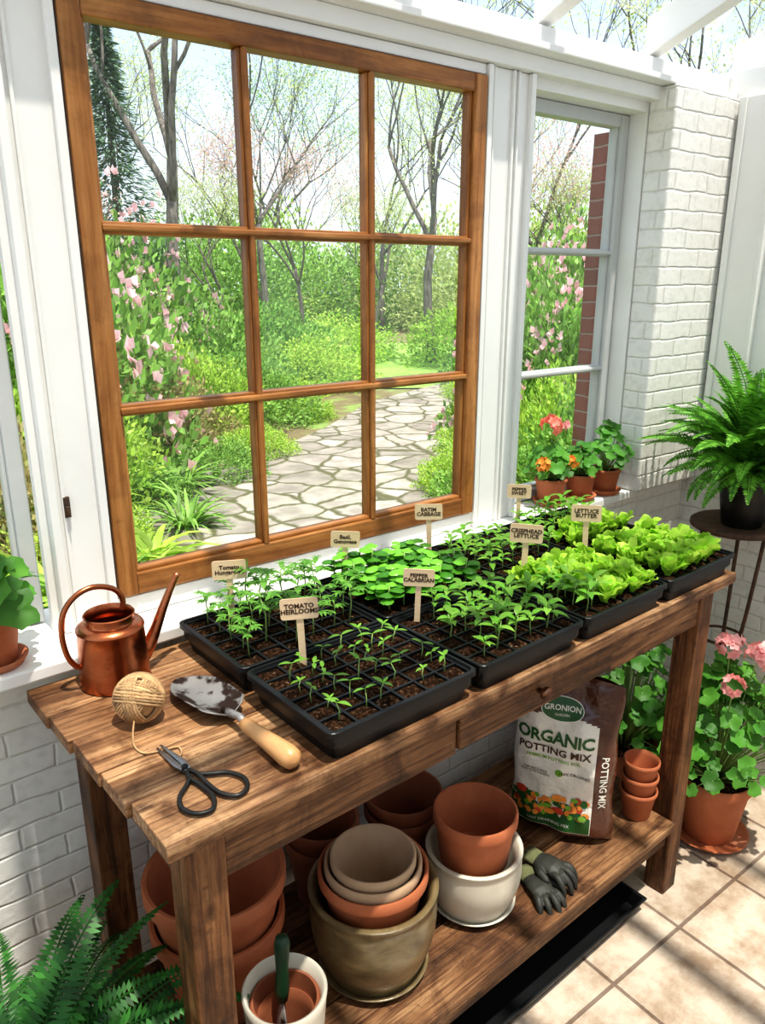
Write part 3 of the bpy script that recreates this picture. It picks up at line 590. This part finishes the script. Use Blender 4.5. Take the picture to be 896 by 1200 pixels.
for k in range(2): pot('terracotta_pot',(.915,1.115,SZ+k*.035),.088,.135,TERRAD,'dark terracotta pot stacked at the back of the shelf',group='dark stacked pots on the shelf')
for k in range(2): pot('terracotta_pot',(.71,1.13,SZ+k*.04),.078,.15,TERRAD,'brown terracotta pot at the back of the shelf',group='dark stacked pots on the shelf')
pot('terracotta_pot',(1.43,1.07,SZ),.075,.14,TERRA,'medium terracotta pot behind the soil bag')
for k in range(3): pot('terracotta_pot',(1.452,.872,SZ+k*.040),.045-.001*k,.075,TERRA,'small terracotta pot in a stack of three',group='small stacked pots beside the soil bag',t=.004)
# ------------------------------------------------------------------ bag
BW,BH,BT=.120,.40,.048
def wr(x,z): return .0028*math.sin(z*31+x*22)+.0028*math.sin(x*60-z*25)+.008*mnoise.noise(Vector((x*22,z*16,3)))
def gfront(x,z):
    u=min(1,abs(x)/BW); v=min(1,z/BH)
    prof=(min(1,(v/.06)))**.5*(1-.96*max(0,(v-.55)/.45)**1.6)
    return BT*(max(0,1-u**3.2))**.5*prof+wr(x,z)*(1-u**4)
def bagside(sg):
    n,m=80,110; v=[];F=[]
    for j in range(m+1):
        for i in range(n+1):
            x=-BW+2*BW*i/n; z=BH*j/m; edge=1-.045*math.sin(pi*z/BH)+.02*math.sin(z*40); xx=x*edge if abs(x)>BW*.8 else x; zz=z+(.008*math.sin(x*30) if j==m else 0)
            v.append((x+(xx-x)*((abs(x)/BW-.8)/.2 if abs(x)>BW*.8 else 0),sg*gfront(x,z),zz))
    for j in range(m):
        for i in range(n):
            a=j*(n+1)+i; q=(a,a+1,a+n+2,a+n+1); F.append(q if sg<0 else q[::-1])
    return v,F,n
th=-1.06
bag=ob('soil_bag',None,loc=(1.268,.957,SZ),rot=(0.0,0,th),label='brown and white plastic bag of organic potting mix',cat='soil bag')
g=G(); v1,F1,n1=bagside(-1); v2,F2,_=bagside(1); g.add(v1,F1); g.add(v2,F2)
me=mesh('body',g,[BAGB,BAGW,GREENP],True)
for k,pl in enumerate(me.polygons):
    if k<len(F1):
        c=pl.center; pl.material_index=1 if (c.x<.0735 and .03<c.z<.300+.020*math.sin(pi*(c.x+.11)/.19)) else 0
ob('body',me,bag)
def ontobag(me,off):
    for v in me.vertices: v.co.y=-gfront(v.co.x,v.co.z)-off
    return me
def bt(txt,x,z,size,mat,off=0.0,space=1,name='lettering',rot=0):
    M=Matrix.Translation((x,0,z))@RX@Matrix.Rotation(rot,4,'Z')
    me=textmesh(txt,size,mat,M,0,off,space)
    bm=bmesh.new(); bm.from_mesh(me); bmesh.ops.triangulate(bm,faces=bm.faces[:]); 
    for _ in range(3 if size>.02 else 1): bmesh.ops.subdivide_edges(bm,edges=[e_ for e_ in bm.edges if e_.calc_length()>.005],cuts=1); bmesh.ops.triangulate(bm,faces=bm.faces[:])
    bm.to_mesh(me); bm.free()
    ob(name,ontobag(me,.0018),bag)
bt('ORGANIC',-.018,.262,.0395,GREENP,.0012,.95)
bt('POTTING MIX',-.018,.229,.0258,BROWNP,.0006)
bt('PREMIUM POTTING SOIL',-.018,.208,.0112,LGREENP,.0002)
bt('100% ORGANIC',.032,.178,.010,BROWNP,.0001); bt('FOR SEEDLINGS\nAND CONTAINERS',-.058,.168,.008,BROWNP)
bt('FAST DRAINING MIX',-.02,.045,.0105,WHITEP)
bt('POTTING MIX',.094,.17,.021,WHITEP,.0004,rot=-pi/2)
def ellg(g,cx,cz,a,b,m=32):
    o=len(g.v); g.v.append((cx,0,cz))
    for r in range(1,5):
        for i in range(m): g.v.append((cx+a*r/4*math.cos(2*pi*i/m),0,cz+b*r/4*math.sin(2*pi*i/m)))
    for i in range(m): g.f.append((o,o+1+i,o+1+(i+1)%m))
    for r in range(3):
        for i in range(m): A=o+1+r*m; g.f.append((A+i,A+m+i,A+m+(i+1)%m,A+(i+1)%m))
def ell(cx,cz,a,b,mat,off,name): g=G(); ellg(g,cx,cz,a,b); ob(name,ontobag(mesh(name,g,mat),off),bag)
ell(-.008,.328,.047,.028,WHITEP,.0008,'emblem_border'); ell(-.008,.328,.045,.026,GREENP,.0012,'emblem'); bt('GRONION',-.008,.331,.017,WHITEP,.0003); bt('GARDEN',-.008,.316,.008,WHITEP)
ell(-.003,.178,.009,.009,LGREENP,.0011,'badge')
n=60
g=G(); v=[];F=[]
for j in range(13):
    for i in range(n+1): v.append((-.114+.1875*i/n,0,.031+(.049+.014*math.sin(i*.3)+.007*math.sin(i*1.1))*j/12))
for j in range(12):
    for i in range(n): a=j*(n+1)+i; F.append((a,a+1,a+n+2,a+n+1))
g.add(v,F); ob('green_band',ontobag(mesh('green_band',g,GREENP),.0009),bag)
g=G(); idx=[]
for k in range(90):
    x=-.104+.170*R.random(); z=.062+.052*R.random(); rr=R.uniform(.005,.010); n0=len(g.f); c_=R.choice((0,1,1,2,3,3)); ellg(g,x,z,rr*R.uniform(.7,1.5),rr,10); idx+=[c_]*(len(g.f)-n0)
me=mesh('vegetable_print',g,[REDP,ORANGEP,LGREENP,GREENP])
for pl,c_ in zip(me.polygons,idx): pl.material_index=c_
ontobag(me,.0013)
for k,vv in enumerate(me.vertices): vv.co.y-=(k//41)*.00002
ob('vegetable_print',me,bag)
# ------------------------------------------------------------------ gloves
def glove(loc,rz,lab,flip=1,rx=0,sc_=.88,hang=.03):
    e=ob('gardening_glove',None,loc=loc,rot=(rx,0,rz),label=lab,cat='glove',group='gardening gloves on the shelf',scale=sc_)
    g=G(); g.tube([(0,-.005,.012),(0,.02,.015),(0,.045,.016),(0,.06,.013)],[.024,.029,.030,.026],16,flat=.5)
    for k,(x,L,a) in enumerate(((-.022,.052,.24),(-.008,.060,.08),(.008,.056,-.08),(.022,.044,-.26))):
        d=Vector((-math.sin(a)*1.,math.cos(a),0)); q=Vector((x*flip,.05,.013)); d.x*=flip
        g.tube(smooth([q,q+d*L*.4+Vector((0,0,.004)),q+d*L*.75+Vector((0,0,-.3*hang)),q+d*L*.9+Vector((0,0,-hang))],3),[.0086]*6+[.0078,.007,.0062,.004],10)
    g.tube([(-.02*flip,.01,.012),(-.04*flip,.03,.014),(-.045*flip,.05,.010),(-.047*flip,.058,.009)],[.011,.0105,.009,.004],10)
    o=ob('palm',mesh('palm',g,GLOVE,True),e); m=o.modifiers.new('r','REMESH'); m.mode='VOXEL'; m.voxel_size=.0022; m.use_smooth_shade=True
    g=G(); g.tube([(0,-.035,.011),(0,-.02,.014),(0,-.002,.013)],[.027,.025,.025],18,flat=.5); ob('cuff',mesh('cuff',g,GLOVEG,True),e)
    return e
glove((1.078,.874,SZ+.001),pi-.25,'dark gardening glove with fingers over the shelf edge'); glove((1.118,.890,SZ+.019),pi+.15,'dark olive gardening glove resting over its pair',-1,hang=.035)
g=G(); l,d_,h=.82,.20,.04
def rr(e,z): return [(e,e,z),(l-e,e,z),(l-e,d_-e,z),(e,d_-e,z)]
rs=[rr(.014,0),rr(.004,h-.006),rr(0,h-.006),rr(0,h),rr(.008,h),rr(.016,.004)]; v=[];F=[]
for r in rs: v+=r
for k in range(len(rs)-1):
    for q in range(4): a=k*4+q; b=k*4+(q+1)%4; F.append((a,b,b+4,a+4))
F.append((3,2,1,0)); o_=(len(rs)-1)*4; F.append((o_,o_+1,o_+2,o_+3)); g.add(v,F)
ob('drip_tray',mesh('drip_tray',g,BLACKP),loc=(.60,.765,0.0005),rz=TA,label='long empty black plastic tray on the tile floor',cat='tray',bevel=.002)
# ------------------------------------------------------------------ potted plants
def geranium(e,z,r,n,ht,lr,flowers,mat=None,lean=(0,0)):
    L=G(); S=G(); 
    for k in range(n):
        a=k*2.4+R.random(); q=(k/n)**.6; rad=r*q*R.uniform(.85,1.1); zz=z+ht*(1-q**2*.75)*R.uniform(.75,1.05)
        c=Vector((rad*math.cos(a)+lean[0],rad*math.sin(a)+lean[1],zz)); nr=Vector((math.cos(a)*q*.9-.2,math.sin(a)*q*.9-.25,.9+R.uniform(-.2,.2)))+Vector((R.uniform(-.3,.3),R.uniform(-.3,.3),0))
        L.scallop(c,nr,lr*R.uniform(.6,1.2)); S.tube([(0,0,z-.01),(c.x*.5,c.y*.5,(z+c.z)/2),tuple(c-nr.normalized()*lr*.2)],.0014,4)
    nf=len(S.f); A=G(); A.add(S.v,S.f); A.add(L.v,L.f); me=mesh('foliage',A,[STEMG,mat or GERL],True)
    for i,pl in enumerate(me.polygons): pl.material_index=0 if i<nf else 1
    ob('foliage',me,e)
    for (fx,fy,fz,fr,m) in flowers:
        Fg=G(); c=Vector((fx,fy,fz))
        for q in range(18):
            dd=Vector((R.uniform(-1,1),R.uniform(-1,1),R.uniform(-.3,1))).normalized(); pc=c+dd*fr*R.uniform(.7,1.1); t=dd.orthogonal().normalized(); b=dd.cross(t)
            for s in range(5):
                a=s*2*pi/5+q; dr_=(t*math.cos(a)+b*math.sin(a)+dd*.3).normalized(); Fg.quadleaf(pc,dr_,dd,fr*.56,fr*.5)
        s=G(); s.tube([(0,0,z),(fx*.5,fy*.5,(z+fz)/2),(fx,fy,fz-fr*.5)],.0015,5)
        A=G(); A.add(s.v,s.f); A.add(Fg.v,Fg.f); me=mesh('flower',A,[STEMG,m])
        for i,pl in enumerate(me.polygons): pl.material_index=0 if i<len(s.f) else 1
        ob('flower',me,e)
def potted(name,loc,r,h,mat,label,cat,sauc=True,rz=0,pk={}):
    e=ob(name,None,loc=loc,rz=rz,label=label,cat=cat); z=0
    if sauc: ob('saucer',mesh('saucer',saucer(r*1.08,.014),mat,True),e); z=.007
    o=ob('pot',mesh('pot',potgeo(r,h,**pk),mat,True),e,loc=(0,0,z)); m=o.modifiers.new('e','EDGE_SPLIT'); m.split_angle=.9
    ob('soil',mesh('soil',G().lathe([(r*.90,h*.86),(r*.6,h*.90),(.001,h*.91)],24),SOIL,True),e,loc=(0,0,z)); return e,z+h*.9
SI=.8865
e,z=potted('potted_geranium',(1.575,1.305,SI),.044,.066,TERRA,'geranium with coral pink and orange blooms in terracotta','potted plant')
geranium(e,z,.068,34,.10,.019,[(-.01,0,z+.150,.026,CORAL),(.022,.0,z+.145,.022,PINK),(-.055,-.02,z+.05,.019,ORPET),(.03,-.04,z+.05,.017,ORPET)])
e,z=potted('potted_geranium',(1.678,1.29,SI),.044,.066,TERRA,'small green geranium in terracotta on the sill','potted plant'); geranium(e,z,.062,30,.085,.019,[])
e,z=potted('potted_geranium',(1.782,1.285,SI),.044,.066,TERRA,'leafy geranium in terracotta beside the brick pier','potted plant'); geranium(e,z,.078,34,.13,.020,[])
e,z=potted('potted_geranium',(.180,1.24,SI),.046,.085,TERRA,'broad leaved geranium in terracotta pot with saucer','potted plant'); geranium(e,z,.08,24,.105,.028,[],mat=GERL)
e,z=potted('potted_geranium',(1.80,.86,0.0005),.098,.185,TERRA,'large terracotta pot of pink geraniums on the floor','potted plant')
geranium(e,z,.19,190,.34,.024,[(.03,-.05,z+.38,.036,PINK),(-.02,-.0,z+.40,.032,PINK),(.10,-.13,z+.33,.042,PINK),(.02,-.17,z+.22,.022,CORAL),(.12,-.05,z+.36,.036,PINK),(-.10,-.06,z+.34,.026,PINK)])
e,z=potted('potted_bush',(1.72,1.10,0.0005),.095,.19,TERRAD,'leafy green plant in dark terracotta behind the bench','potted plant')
geranium(e,z,.15,130,.42,.021,[])
e,z=potted('potted_fern',(1.95,1.10,0.0005),.08,.16,TERRAD,'green fern in dark pot against the brick wall','potted fern',sauc=False)
g=G(); g.fern((0,0,z),30,.30,seg=22,ymax=.13,xmax=.17); ob('frond',mesh('frond',g,FERN),e,kind='stuff')
st=ob('plant_stand',None,loc=(1.97,.985,0),label='round rusty iron plant stand with thin legs',cat='plant stand')
ob('top',mesh('top',G().lathe([(.001,.822),(.112,.822),(.118,.826),(.118,.836),(.112,.840),(.001,.838)],48),RUST,True),st)
for k in range(3):
    a=2*pi*k/3+.35; c,s=math.cos(a),math.sin(a)
    ob('leg',mesh('leg',G().tube(smooth([(.09*c,.09*s,.824),(.07*c,.07*s,.6),(.045*c,.045*s,.35),(.065*c,.065*s,.1),(.085*c,.085*s,0)]),.0055,8),RUST,True),st)
ob('ring',mesh('ring',G().tube([(.06*math.cos(2*pi*k/32),.06*math.sin(2*pi*k/32),.5) for k in range(32)],.004,6,closed=True),RUST,True),st)
e,z=potted('potted_fern',(1.955,.965,.8405),.074,.145,IRON,'lush boston fern in a black pot on the stand','potted fern',sauc=False)
g=G(); kw=dict(ymax=.26,xmax=.19,fat=1.2); g.fern((0,0,z+.01),74,.38,seg=44,up=1.75,lmin=.55,wid=.21,spread=.66,**kw); g.fern((0,0,z+.015),56,.34,seg=40,up=1.35,spread=.78,wid=.21,**kw); g.fern((0,0,z+.01),30,.24,seg=30,up=1.0,spread=.9,wid=.22,**kw); ob('frond',mesh('frond',g,FERN),e,kind='stuff')
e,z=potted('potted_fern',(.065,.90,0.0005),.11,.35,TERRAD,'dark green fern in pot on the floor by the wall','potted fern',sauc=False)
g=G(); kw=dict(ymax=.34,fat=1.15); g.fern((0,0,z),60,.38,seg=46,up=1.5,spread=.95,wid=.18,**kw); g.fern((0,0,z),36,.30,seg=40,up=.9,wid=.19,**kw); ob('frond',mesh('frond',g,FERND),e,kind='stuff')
# ------------------------------------------------------------------ garden
GRASS=pm('grass',[(.3,(.18,.38,.05)),(.7,(.38,.60,.13))],scale=14,rough=.9,bump=.5,bscale=80)
MULCH=pm('garden_soil',[(.3,(.13,.09,.05)),(.5,(.20,.17,.08)),(.62,(.22,.33,.08)),(.8,(.33,.45,.13))],scale=2.2,rough=.95,bump=.5,bscale=20,bdist=.02)
g=G(); g.add([(-40,1.41,-.02),(60,1.41,-.02),(60,60,-.02),(-40,60,-.02)],[(0,1,2,3)]); ob('garden_ground',mesh('garden_ground',g,MULCH),label='mulched garden ground with patchy green cover',cat='ground',kind='structure')
g=G(); g.add([(9.5+4.2*math.cos(2*pi*k/40),11+3.6*math.sin(2*pi*k/40),0) for k in range(40)],[tuple(range(40))]); ob('lawn',mesh('lawn',g,GRASS),label='bright green mown lawn patch beyond the path',cat='lawn')
pth=[(1.1,5.4),(1.2,4.3),(1.9,3.5),(2.3,2.6),(3.2,2.5),(3.8,4.1),(5.0,5.3),(6.7,6.6),(8.7,7.5),(7.9,8.4),(5.6,7.5),(4.2,6.4),(3.1,5.7),(2.3,5.7)]
g=G(); g.add([(x,y,.0) for x,y in pth]+[(x,y,.025) for x,y in pth],[tuple(range(14,28))]+[(k,(k+1)%14,(k+1)%14+14,k+14) for k in range(14)]); ob('garden_path',mesh('garden_path',g,FLAG),label='irregular pale flagstone path winding through the garden',cat='path')
LM=[leafm('foliage_lime',(.30,.50,.05),(.56,.74,.16),island=.45,trans=.4),leafm('foliage_mid',(.15,.33,.05),(.34,.54,.13),island=.5,trans=.35),leafm('foliage_dark',(.07,.17,.04),(.17,.32,.09),island=.45,trans=.3),
    leafm('foliage_rust',(.36,.24,.13),(.46,.48,.19),island=.4),leafm('foliage_spring',(.48,.60,.19),(.74,.80,.42),island=.4,trans=.45),leafm('foliage_conifer',(.15,.26,.17),(.30,.42,.28),island=.45,trans=.3)]
BLOS=leafm('azalea_blossom',(.88,.50,.55),(.96,.76,.78),island=.15,trans=.35)
BARK=pm('bark',[(.35,(.10,.085,.07)),(.65,(.28,.245,.21))],scale=9,rough=.9,bump=1,stretch=(3,3,.6),bdist=.04)
def bushgeo(n,ls,flat=.8,seed=0):
    g=G(); rr_=random.Random(seed)
    for k in range(n):
        d=Vector((rr_.gauss(0,1),rr_.gauss(0,1),abs(rr_.gauss(0,1)))).normalized(); q=.55+.45*rr_.random()**.5
        q*=1+.34*mnoise.noise(d*2.3+Vector((seed,0,0)))+.14*mnoise.noise(d*7+Vector((seed,3,0)))
        pt=Vector((d.x*q,d.y*q,d.z*q*flat)); dd=(d+Vector((rr_.uniform(-1,1),rr_.uniform(-1,1),rr_.uniform(-.6,1)))).normalized()
        g.quadleaf(pt,dd,(d+Vector((rr_.uniform(-.8,.8),rr_.uniform(-.8,.8),.6))).normalized(),ls*rr_.uniform(.7,1.3),ls*.6)
    return g
BUSH=[bushgeo(6500,.058,.8,s) for s in (1,2)]+[bushgeo(6000,.048,1.05,3)]
BM={}
def bmesh_(v,m):
    if (v,m) not in BM: BM[(v,m)]=mesh('shrub',BUSH[v],LM[m])
    return BM[(v,m)]
flg=[]
for s in (5,6):
    g=G(); rr_=random.Random(s)
    for k in range(620):
        d=Vector((rr_.gauss(0,1),rr_.gauss(0,1),abs(rr_.gauss(0,1)))).normalized(); q=1+.34*mnoise.noise(d*2.3+Vector((1,0,0)))
        if mnoise.noise(d*3+Vector((s,0,0)))<-.15: continue
        c=Vector((d.x,d.y,d.z*.88))*rr_.uniform(.88,1.06)*q
        for q in range(4): g.quadleaf(c,(d+Vector((rr_.uniform(-1,1),rr_.uniform(-1,1),rr_.uniform(-1,1)))).normalized(),d,.045,.042)
    flg.append(mesh('blossom',g,BLOS))
def bd(b,t): a=math.radians(b); return (t*math.cos(a),t*math.sin(a))
labs=['bright lime green rounded shrub','leafy mid green garden shrub','dark green dense shrub','shrub with bronze and green spring leaves','pale spring green airy shrub','gray green evergreen shrub']
def shrub(b,t,r,hz,m,v=0,bl=False,z=-.02):
    x,y=bd(b,t)
    if bl: r=max(r,hz*.62)
    o=ob('azalea_bush' if bl else 'shrub',bmesh_(v,m),loc=(x,y,z),rz=R.random()*6,scale=(r,r,hz),label='azalea bush covered in pale pink blossoms' if bl else labs[m]+' beside the path',cat='bush',group='garden azaleas' if bl else 'garden shrubs')
    if bl: ob('blossom',flg[v%2],o)
for a in [(76,5.4,.7,1.1,0),(71.5,6.6,.75,1.15,3),(67,7.6,.8,1.0,0),(74,8.0,1.1,1.4,1),(63,8.4,.8,.85,1),(66,10,1.2,1.3,1),(60.5,9.4,.5,.5,0),(58,11,1.,.8,0),(61,12.5,1.3,1.3,1),(56,14.5,1.2,.9,0),
          (46,14,1.2,1.3,0),(43,11,1.0,1.3,1),(44,8.3,.55,.5,0),(45.5,9.8,.45,.4,0),(41,6.9,.6,.85,1),(38.5,5.6,.7,1.0,0),(35.5,5.0,.6,1.0,1),
          (45,6.6,.42,.42,0),(46.5,5.4,.34,.36,0),(43,4.9,.5,.5,1),(42,4.0,.45,.42,0),(62,6.6,.38,.30,0),(65,5.9,.42,.35,1),(58.5,8.4,.38,.32,0),(80,4.3,.6,.9,3),(84,6,1.,1.4,1),(40,8.4,.8,1.2,2),(35,7.8,1.,1.5,1),(66,7.1,.45,.5,3),(70,5.2,.3,.3,1),(74,4.4,.35,.32,0),(69.5,7.9,.6,1.15,0)]:
    shrub(*a[:5],v=R.choice((0,1)))
for a in [(77.5,6.6,.85,2.2,1),(75,9.6,1.3,2.6,1),(38,10.5,1.0,2.3,1),(39.5,7.4,.7,1.7,1),(71,11.5,1.4,2.4,2)]:
    shrub(*a,v=R.choice((0,1)),bl=True)
for k in range(20):
    b=28+k*3.0; shrub(b,R.uniform(21,27),R.uniform(2.3,3.0),R.uniform(2.2,3.6),R.choice((1,0,4,1,5,4)),2)
def clumpgeo(n,L,W,seed):
    g=G()
    for k in range(n):
        a=R.random()*2*pi; g.leaf((R.uniform(-.06,.06),R.uniform(-.06,.06),0),a,1.45-R.random()*.6,L*R.uniform(.7,1.1),W,1.0+R.random()*1.0,.25,6,'strap')
    return g
CL=[clumpgeo(60,.5,.032,1),clumpgeo(55,.42,.045,2)]; CM={}
for b,t,s,m,v in [(72,3.2,1.15,0,0),(69,3.0,1.1,0,1),(75,3.4,1.15,1,0),(66,3.2,1.0,0,0),(70.5,4.0,1,0,1),(72,5.2,1.2,1,0),(75,4.9,1.1,0,0),(68,5.4,1.0,1,0),(63.5,2.8,.75,0,0),(54,2.4,.6,1,0),(47.5,4.4,.8,0,1),(45.5,5.9,1,1,0),(44.5,3.5,1.0,0,0),(45,2.9,.9,1,0),(78,3.6,1.2,0,0),(40.5,4.4,1.1,1,0),(38,3.6,1.1,0,0),(48,2.5,.7,0,1),(67.5,4.6,.8,1,0),(46.5,3.9,.8,1,0)]:
    if (m,v) not in CM: CM[(m,v)]=mesh('perennial_clump',CL[v],LM[m],True)
    x,y=bd(b,t); ob('perennial_clump',CM[(m,v)],loc=(x,y,-.01),rz=R.random()*6,scale=s,label='clump of arching strap leaved perennials outside the window',cat='garden plant',group='strap leaved perennials')
def tree(seed,h,nl,ls,spread=.75,cone=False,thick=.0115):
    rr_=random.Random(seed); T=G(); Lf=G(); tips=[]
    if cone:
        T.tube([(0,0,0),(0,0,h*.5),(0,0,h)],[h*.02,h*.012,.01],8)
        for k in range(nl):
            t=rr_.random()**.8; r=(1-t)*h*.30*(.25+.75*rr_.random()); a=rr_.random()*2*pi; r*=.75+.35*math.sin(a*5+t*40)
            c=Vector((r*math.cos(a),r*math.sin(a),h*(.06+.94*t)-r*.3)); Lf.quadleaf(c,Vector((math.cos(a),math.sin(a),rr_.uniform(-.6,.2))).normalized(),Vector((rr_.uniform(-.5,.5),rr_.uniform(-.5,.5),1)),ls*rr_.uniform(.8,1.6),ls*.35)
        return T,Lf
    def grow(p,d,L,r,dep):
        pts=[p];c=p.copy();dd=d.copy()
        for k in range(5):
            dd=(dd+Vector((rr_.uniform(-1,1),rr_.uniform(-1,1),rr_.uniform(-.5,.9)))*.15).normalized(); c=c+dd*(L/5); pts.append(c.copy())
        T.tube(pts,[r,r*.93,r*.86,r*.79,r*.72,r*.64],8 if dep<2 else 4)
        if dep>=2: tips.extend(pts[1:])
        if dep<5:
            for k in range(3 if dep else 4):
                if dep>=4 and k==2: continue
                ax=Vector((rr_.uniform(-1,1),rr_.uniform(-1,1),rr_.uniform(0,.5))).normalized()
                nd=(dd*1.0+ax*spread*1.05).normalized(); q=pts[-1] if k<2 else pts[4 if dep else rr_.choice((2,3,4))]
                grow(q,nd,L*rr_.uniform(.62,.78),r*.50,dep+1)
    grow(Vector((0,0,0)),Vector((rr_.uniform(-.1,.1),rr_.uniform(-.1,.1),1)).normalized(),h*.34,h*thick,0)
    for k in range(nl):
        c=rr_.choice(tips)+Vector((rr_.gauss(0,.18),rr_.gauss(0,.18),rr_.gauss(0,.15))); dd=Vector((rr_.uniform(-1,1),rr_.uniform(-1,1),rr_.uniform(-1,.6))).normalized()
        Lf.quadleaf(c,dd,Vector((rr_.uniform(-1,1),rr_.uniform(-1,1),1)).normalized(),ls*rr_.uniform(.7,1.3),ls*.6)
    return T,Lf
TT=[]
for sd,h,nl,ls,sp,cn,th_ in [(21,7,3200,.055,.7,False,.0115),(22,8,6500,.06,.8,False,.0115),(23,7.5,2000,.045,.75,False,.0125),(24,6,11000,.12,0,True,0),(25,5,5200,.048,.9,False,.0115)]:
    T,Lf=tree(sd,h,nl,ls,sp,cn,th_); TT.append((mesh('trunk',T,BARK,True),Lf,{}))
tl={0:'tall deciduous tree with sparse spring leaves',1:'leafy garden tree in fresh spring green',2:'nearly bare tree with gray trunk',3:'gray green conifer tree',4:'small spreading tree in spring leaf'}
BLM=leafm('blossom_tree_leaf',(.72,.42,.38),(.90,.68,.62),island=.2,trans=.4)
MM=LM+[BLM]
for v,b,t,s,m in [(2,66.3,12,1.25,4),(0,60.5,16,1.05,4),(3,70.3,13,.85,5),(3,76,15,.8,5),(1,52.5,22,.95,4),(2,48.8,14,1.0,4),(1,42,22,1.,4),(4,58,17,1.0,6),(4,38,12,.75,6),(1,81,14,1.,1),(4,44.5,12,.7,4),(1,35,15,1.,4),(1,61,27,1.1,1),(4,64.5,14,.75,4),(4,78,9.5,.7,6),(0,41.5,12,.8,4),(1,72,24,1.1,4),(4,53,17,.8,4)]:
    tm,Lf,cache=TT[v]
    if m not in cache: cache[m]=mesh('tree_foliage',Lf,MM[m])
    x,y=bd(b,t); e=ob('garden_tree',None,loc=(x,y,-.03),rz=R.random()*6,scale=s,label=tl[v] if m!=6 else 'small ornamental tree with pale pink blossom',cat='tree',group='garden trees')
    ob('trunk',tm,e); ob('foliage',cache[m],e,kind='stuff')
